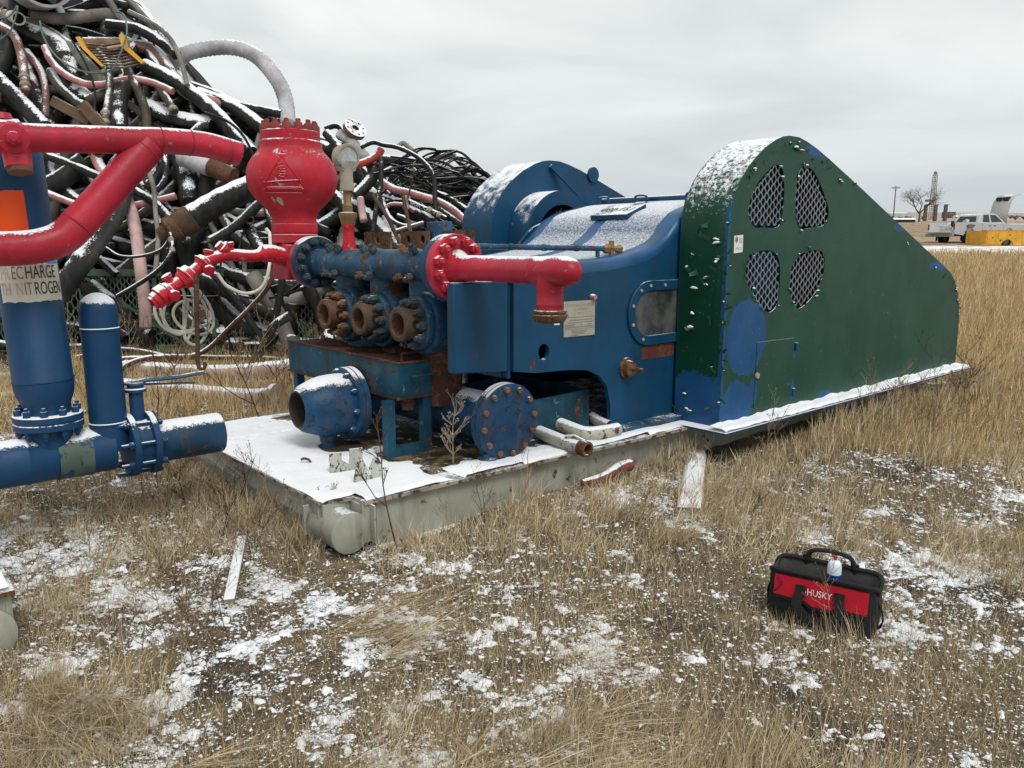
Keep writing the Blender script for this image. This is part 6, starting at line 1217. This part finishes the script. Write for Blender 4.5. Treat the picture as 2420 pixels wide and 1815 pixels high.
# ------------------------------------------------------------------ grass, snow clumps and weeds
def strawmat(name, a, b, c_):
    g = G(name); ri = g.geo.outputs['Random Per Island']; rp = g.n('ShaderNodeValToRGB'); e = rp.color_ramp.elements
    e[0].position = 0; e[0].color = a + (1,); e[1].position = 1; e[1].color = c_ + (1,); q = e.new(.5); q.color = b + (1,); g.l(ri, rp.inputs[0])
    g.put(g.b.inputs['Base Color'], rp.outputs[0]); g.b.inputs['Roughness'].default_value = .75
    g.b.inputs['Specular IOR Level'].default_value = .25
    return g.m
M['straw'] = strawmat('dry_grass', (.24, .165, .08), (.56, .44, .265), (.80, .70, .50))
M['strawdark'] = strawmat('dead_litter', (.11, .078, .044), (.34, .26, .16), (.64, .53, .35))
M['gold'] = strawmat('golden_grass', (.28, .18, .075), (.52, .37, .175), (.72, .58, .35))
M['stalk'] = strawmat('weed_stalk', (.12, .075, .045), (.24, .165, .095), (.36, .27, .17))
def blades(name, x, y, h, w, az, lean, mt, label, z=None, curl=.35):
    n = len(x); z = gz(x, y) - .006 if z is None else z
    d1 = np.stack([np.cos(az), np.sin(az), np.zeros(n)], 1); wd = RNG.uniform(0, 2 * PI, n); s = np.stack([np.cos(wd), np.sin(wd), np.zeros(n)], 1) * (w / 2)[:, None]
    b0 = np.stack([x, y, z], 1); up = np.array([0, 0, 1.])
    l2 = np.clip(lean + curl * RNG.uniform(-.2, 1, n), -.5, 1.62)
    mid = b0 + (d1 * np.sin(lean)[:, None] + up * np.cos(lean)[:, None]) * (h * .5)[:, None]
    tip = mid + (d1 * np.sin(l2)[:, None] + up * np.cos(l2)[:, None]) * (h * .5)[:, None]
    gt = gz(tip[:, 0], tip[:, 1]) + .004; tip[:, 2] = np.maximum(tip[:, 2], gt); gm_ = gz(mid[:, 0], mid[:, 1]) + .006; mid[:, 2] = np.maximum(mid[:, 2], gm_)
    V = np.stack([b0 - s, b0 + s, mid + s * .8, mid - s * .8, tip], 1).reshape(-1, 3); o = np.arange(n)[:, None] * 5
    me = np_mesh(name, V, [o + np.array([[0, 1, 2, 3]]), o + np.array([[3, 2, 4]])], mt, smooth=False)
    ob_ = ob('dry_grass', me); return tagk(ob_, 'stuff', label, 'grass')
def clear_of(x, y, bagpad=.0):
    u, v = uv_of(x, y); on1 = (u > .01) & (v > .05) & (v < 2.2) & (u < 6.9); on2 = (u < -1.24) & (v > .05) & (v < 2.15) & (u > -4.2); on3 = (u > 2.6) & (v > -.34) & (v < .1) & (u < 6.85)
    bx_, by_ = x - 1.235, y - 2.90; ca, sa = math.cos(R(33)), math.sin(R(33)); lx = bx_ * ca - by_ * sa; ly = bx_ * sa + by_ * ca; inb = (np.abs(lx) < .19) & (np.abs(ly) < .105)
    rl = (np.hypot(u - .09, 0) < .1) & (v > .05) & (v < .3)
    return ~(on1 | on2 | on3 | inb | rl)
def field(n, y0, y1, p=.55, keep=None, pad=.5):
    t = RNG.uniform(0, 1, n); q = 1 - p; y = (y0 ** q + t * (y1 ** q - y0 ** q)) ** (1 / q); x = RNG.uniform(-1, 1, n) * (y * .70 + pad)
    k = clear_of(x, y)
    if keep is not None: k &= keep(x, y)
    return x[k], y[k]
dens = lambda x, y: RNG.uniform(0, 1, len(x)) < np.clip((.60 - snow_map(x, y)) * 4.2 + .45, .30, 1)
# fallen litter
x, y = field(85000, 1.35, 9.5, .9, dens); n = len(x)
blades('litter', x, y, RNG.uniform(.015, .06, n), RNG.uniform(.0014, .0030, n) * np.clip(y / 3.2, .8, 2.5), RNG.uniform(0, 2 * PI, n), RNG.uniform(.8, 1.5, n), M['strawdark'], 'dead brown grass litter matted on the field')
x, y = field(190000, 1.35, 10.5, .9, lambda a, b: RNG.uniform(0, 1, len(a)) < np.clip(vnoise(a, b, 1.5, 70) * 1.5 - .12 + .3 * vnoise(a, b, 6, 69), .15, 1)); n = len(x)
blades('stubble', x, y, RNG.uniform(.015, .075, n) * (.55 + 1.1 * vnoise(x, y, 1.3, 71)), RNG.uniform(.0011, .0021, n) * np.clip(y / 2.8, .8, 2.8), RNG.uniform(0, 2 * PI, n), np.abs(RNG.normal(.28, .28, n)), M['straw'], 'short straw coloured grass stems standing in the snow')
# tufts: long blades fanning from clumps, mostly combed one way
cx, cy = field(2300, 1.4, 10.0, .6); tn = vnoise(cx, cy, .9, 72) + .45 * vnoise(cx, cy, 2.6, 73); sel = (tn > .86) & (np.hypot(cx - 1.22, cy - 2.70) > .36); cx, cy, tn = cx[sel], cy[sel], tn[sel]
per = 78; k = len(cx); X_ = np.repeat(cx, per) + RNG.normal(0, .04, k * per); Y_ = np.repeat(cy, per) + RNG.normal(0, .04, k * per); hh_ = np.repeat(RNG.uniform(.08, .27, k), per) * RNG.uniform(.35, 1.1, k * per)
comb = np.repeat(RNG.normal(-.4, .8, k), per) + RNG.normal(0, 1.1, k * per); lean = np.abs(np.repeat(RNG.uniform(.15, .9, k), per) + RNG.normal(0, .3, k * per)); ck = clear_of(X_, Y_); X_, Y_, hh_, comb, lean = X_[ck], Y_[ck], hh_[ck], comb[ck], lean[ck]; n = len(X_)
blades('tufts', X_, Y_, hh_, RNG.uniform(.0015, .0028, n) * np.clip(Y_ / 3, .8, 2.4), comb, np.clip(lean, 0, 1.4), M['straw'], 'tufts of long dry straw leaning over in the field', curl=.5)
# flattened long grass, lower left
n = 32000; X_ = RNG.normal(-.95, .60, n); Y_ = RNG.normal(2.15, .42, n); kk_ = (Y_ > 1.35) & clear_of(X_, Y_) & (vnoise(X_, Y_, 2.3, 74) + .4 * vnoise(X_, Y_, 7, 78) > .72) & (X_ < .30); X_, Y_ = X_[kk_], Y_[kk_]; n = len(X_)
blades('flattened', X_, Y_, RNG.uniform(.14, .42, n), RNG.uniform(.0018, .0034, n), RNG.normal(-.45, .28, n) + 1.1 * (vnoise(X_, Y_, 1.1, 75) - .5), RNG.uniform(.9, 1.42, n), M['straw'], 'long dry grass combed flat at the lower left', curl=.25)
# taller grass round the skid, the guard and the pipes
def band(n, f):
    q = [f() for _ in range(n)]; a_ = np.array([p[0] for p in q]); b_ = np.array([p[1] for p in q]); ck = clear_of(a_, b_); return a_[ck], b_[ck]
vr = random.Random(9)
def skid_edge():
    t = vr.random(); u = vr.uniform(.1, 6.9); v = -abs(vr.gauss(0, .16)) - (.0 if u < 2.6 else .33); p = W(u, v); return p.x, p.y
def left_edge():
    u = -abs(vr.gauss(0, .16)); v = vr.uniform(.1, 2.3); p = W(u, v); return p.x, p.y
def behind():
    p = (vr.uniform(-5.5, 0), vr.uniform(5.8, 9.4)); u, v = uv_of(p[0], p[1]); return p
x, y = band(7000, skid_edge); n = len(x); u_, v_ = uv_of(x, y)
blades('skid_grass', x, y, RNG.uniform(.04, .13, n) * (1 + 1.1 * np.clip((u_ - 1.6) / 2, 0, 1)) * (.5 + .9 * vnoise(x, y, 2.5, 76)), RNG.uniform(.002, .004, n) * np.clip(y / 3.4, .9, 2), RNG.uniform(0, 2 * PI, n), np.abs(RNG.normal(.25, .28, n)), M['straw'], 'dry grass standing along the skid and guard')
x, y = band(4000, left_edge); n = len(x)
blades('skid_grass', x, y, RNG.uniform(.04, .15, n), RNG.uniform(.002, .004, n), RNG.uniform(0, 2 * PI, n), np.abs(RNG.normal(.4, .35, n)), M['strawdark'], 'grey brown grass along the left end of the skid')
x, y = band(17000, behind); n = len(x)
blades('back_grass', x, y, RNG.uniform(.08, .34, n), RNG.uniform(.004, .008, n), RNG.uniform(0, 2 * PI, n), np.abs(RNG.normal(.3, .35, n)), M['gold'], 'golden dry grass behind the pump below the hose heap')
# golden grass on the right, running back to the snowy track
n = 80000; y = np.exp(RNG.uniform(math.log(5.0), math.log(36), n)); x = y * RNG.uniform(.28, .74, n) + RNG.normal(0, .3, n); ck = clear_of(x, y) & (vnoise(x, y, .5, 77) + np.clip((y - 9) / 14, -.45, .45) > .36); x, y = x[ck], y[ck]; n = len(x); zb_ = gz_base(x, y) - .01
blades('golden', x, y, RNG.uniform(.10, .42, n) * np.clip(y / 12, .4, 1.15), RNG.uniform(.003, .0052, n) * np.clip(y / 5.2, .9, 6), RNG.normal(.2, 1.2, n), np.abs(RNG.normal(.22, .25, n)), M['gold'], 'golden dry prairie grass on the right', z=np.where(y < 12, gz(x, y) - .01, zb_))
# grass stems in front of the bag
n = 150; t_ = RNG.uniform(-.2, .24, n); X_ = 1.155 + t_ * .84 + RNG.normal(0, .02, n); Y_ = 2.765 - t_ * .545 + RNG.normal(0, .025, n); blades('bag_grass', X_, Y_, RNG.uniform(.04, .20, n) * np.where(t_ > .0, 1, .6), RNG.uniform(.0013, .0022, n), RNG.normal(2.4, .9, n), np.abs(RNG.normal(.2, .2, n)), M['straw'], 'thin grass stems standing before the tool bag')
# snow clumps caught on the litter
oc = np.array([(1, 0, 0), (-.55, .85, 0), (-.5, -.85, .1), (.1, .05, .85), (.5, .6, .5), (-.1, -.1, -.6)])
ocf = np.array([(0, 4, 3), (4, 1, 3), (1, 2, 3), (2, 0, 3), (4, 0, 5), (1, 4, 5), (2, 1, 5), (0, 2, 5)])
def snow_bits(N, y0, y1, thr, sl, g0, g1, lift, base):
    x, y = field(N, y0, y1, .95, lambda a, b: RNG.uniform(0, 1, len(a)) < np.clip((snow_map(a, b) - thr) * sl, .20, 1)); n = len(x); r = RNG.gamma(g0, g1, n) * np.clip(y / 3.0, .8, 2.4) + base
    sc = np.stack([r * RNG.uniform(.7, 1.9, n), r * RNG.uniform(.7, 1.5, n), r * RNG.uniform(.4, .8, n)], 1); a_ = RNG.uniform(0, 2 * PI, n); P_ = (oc[None] + RNG.uniform(-.3, .3, (n, 6, 3))) * sc[:, None, :]
    ca, sa = np.cos(a_)[:, None], np.sin(a_)[:, None]; px2 = P_[..., 0] * ca - P_[..., 1] * sa; py2 = P_[..., 0] * sa + P_[..., 1] * ca
    V = np.stack([px2 + x[:, None], py2 + y[:, None], P_[..., 2] + (gz(x, y) + r * .2 + RNG.uniform(0, lift, n))[:, None]], -1).reshape(-1, 3)
    tagk(ob('snow', np_mesh('snow_clumps', V, [(ocf[None] + (np.arange(n) * 6)[:, None, None]).reshape(-1, 3)], M['snow'])), 'stuff', 'small clumps of fresh snow caught in the dead grass', 'snow')
snow_bits(190000, 1.3, 9.5, .47, 5.0, 1.7, .0016, .026, .0014)
def snow_sheet(y0, y1, st, xw):      # thin joined patches of snow settled between the stems
    xs_ = np.arange(-xw, xw, st); ys_ = np.arange(y0, y1, st); X, Y = np.meshgrid(xs_, ys_, indexing='ij'); X = X + RNG.uniform(-.3, .3, X.shape) * st; Y = Y + RNG.uniform(-.3, .3, X.shape) * st
    S = snow_map(X, Y) * .58 + .24 * vnoise(X, Y, 42, 81) + .18 * vnoise(X, Y, 75, 82); h = np.clip((S - .597 + .05 * (vnoise(X, Y, .5, 83) - .5)) * .26, -.02, .010); Z = gz(X, Y) + .016 * (vnoise(X, Y, 24, 11) - .5) + h
    F = grid_faces(len(xs_), len(ys_)); hv = h.ravel(); kp = (hv[F].max(1) > -.004) & clear_of(X, Y).ravel()[F].all(1) & (np.abs(X.ravel()[F[:, 0]]) < Y.ravel()[F[:, 0]] * .70 + .3); F = F[kp]; us_, inv = np.unique(F, return_inverse=True)
    tagk(ob('snow', np_mesh('snow_sheet', np.stack([X, Y, Z], -1).reshape(-1, 3)[us_], [inv.reshape(F.shape)], M['snow'])), 'stuff', 'thin patches of fresh snow settled between the grass stems', 'snow')
snow_sheet(1.35, 3.7, .012, 2.9); snow_sheet(3.68, 8.5, .026, 6.2)
# tall branched weeds, one thing each
def weed_mesh(seed, h, br, r=.0022, frost=False):
    q = random.Random(seed); m = MB(); p = Vector((0, 0, 0)); d_ = Vector((q.gauss(0, .12), q.gauss(0, .12), 1)).normalized(); pts = [p]
    for i in range(6): d_ = (d_ + Vector((q.gauss(0, .09), q.gauss(0, .09), 0))).normalized(); pts.append(pts[-1] + d_ * h / 6)
    m.tube(pts, [r * (1.3 - .14 * i) for i in range(7)], 5)
    def sub(p0, d0, L, rr_, lev):
        e = [p0]; d1 = d0
        for i in range(3): d1 = (d1 + Vector((q.gauss(0, .15), q.gauss(0, .15), .12))).normalized(); e.append(e[-1] + d1 * L / 3)
        m.tube(e, [rr_, rr_ * .85, rr_ * .7, rr_ * .5], 4)
        if lev:
            for k_ in range(q.randint(1, 3)): sub(e[q.randint(1, 2)], (d1 + Vector((q.gauss(0, .7), q.gauss(0, .7), .1))).normalized(), L * .5, rr_ * .7, lev - 1)
        if q.random() < .6: m.lathe([(-.003, .001), (0, rr_ * 2.4), (.004, rr_ * 1.5), (.007, .0005)], e[-1], (0, 0, 1), 5)
    for i in range(br): k_ = q.randint(1, 5); a_ = q.uniform(0, 2 * PI); sub(pts[k_], Vector((math.cos(a_), math.sin(a_), q.uniform(.5, 1.3))).normalized(), h * q.uniform(.18, .42), r * .8, 2)
    return m
M['darkstalk'] = mat('dark_weed', (.07, .04, .03), .8, var=.3); M['frost'] = mat('pale_weed', (.30, .245, .18), .8, var=.2)
WM = []
for sd, h, br, mt in ((1, .42, 6, 'stalk'), (2, .34, 8, 'stalk'), (3, .5, 5, 'darkstalk'), (4, .30, 7, 'stalk'), (5, .38, 9, 'darkstalk'), (6, .46, 7, 'stalk')):
    me = weed_mesh(sd, h, br).mesh('weed', 0); me.materials.append(M[mt]); WM.append(me)
WG = {}
def weed(x, y, i, s, lab, grp, z=None):
    o = bpy.data.objects.new('weed', WM[i % 6]); COL.objects.link(o); o.location = (x, y, float(gz(x, y)) - .01 if z is None else z); o.rotation_euler = (vr.gauss(0, .1), vr.gauss(0, .1), vr.uniform(0, 6.28)); o.scale = (s, s, s); WG.setdefault((lab, grp), []).append((o, (x, y)))
for i in range(30): p = W(vr.uniform(2.4, 6.9), -.42 - abs(vr.gauss(0, .2))); weed(p.x, p.y, i, vr.uniform(.7, 1.3), 'dry branched weed along the green belt guard', 'weeds along the guard')
for i in range(24): p = W(vr.uniform(-.45, -.02), vr.uniform(.2, 2.0)); weed(p.x, p.y, i + 2, vr.uniform(.5, 1.0), 'dark dry weed at the left end of the skid', 'weeds at the skid end')
for i in range(14): p = W(vr.uniform(.15, 2.4), -.1 - abs(vr.gauss(0, .12))); weed(p.x, p.y, i, vr.uniform(.4, .8), 'small dry weed in front of the skid beam', 'weeds before the skid beam')
for i in range(32): weed(vr.uniform(-4.6, -1.8), vr.uniform(5.6, 9.0), i, vr.uniform(1.0, 2.1), 'tall dry weed between blue pipes and hose heap', 'weeds behind the blue pipes')
for i in range(24): weed(vr.uniform(-2.3, -1.0), vr.uniform(2.2, 4.2), i + 1, vr.uniform(.4, .9), 'dry weed on the open ground left of the skid', 'weeds left of the skid')
for i in range(28): y_ = vr.uniform(2.2, 6.5); weed(y_ * vr.uniform(.1, .62), y_, i, vr.uniform(.3, .8), 'dry weed on the open ground right of the skid', 'weeds right of the skid')
for (lab, grp), it in WG.items(): rank_labels(it, lab, 'weed', grp)
p = W(.30, -.02); o = ob('weed', weed_mesh(31, .62, 6, .0035), M['darkstalk'], None, (p.x, p.y, 0), (.05, -.18, 0)); tag(o, 'dark reddish weed stalk rising before the skid corner', 'weed')
o = ob('weed', weed_mesh(44, .33, 20, .0035), M['frost'], None, tuple(W(.90, .31, .235)), (0, .1, .4)); tag(o, 'pale bushy dead weed growing through the deck beside the blind flange', 'weed')
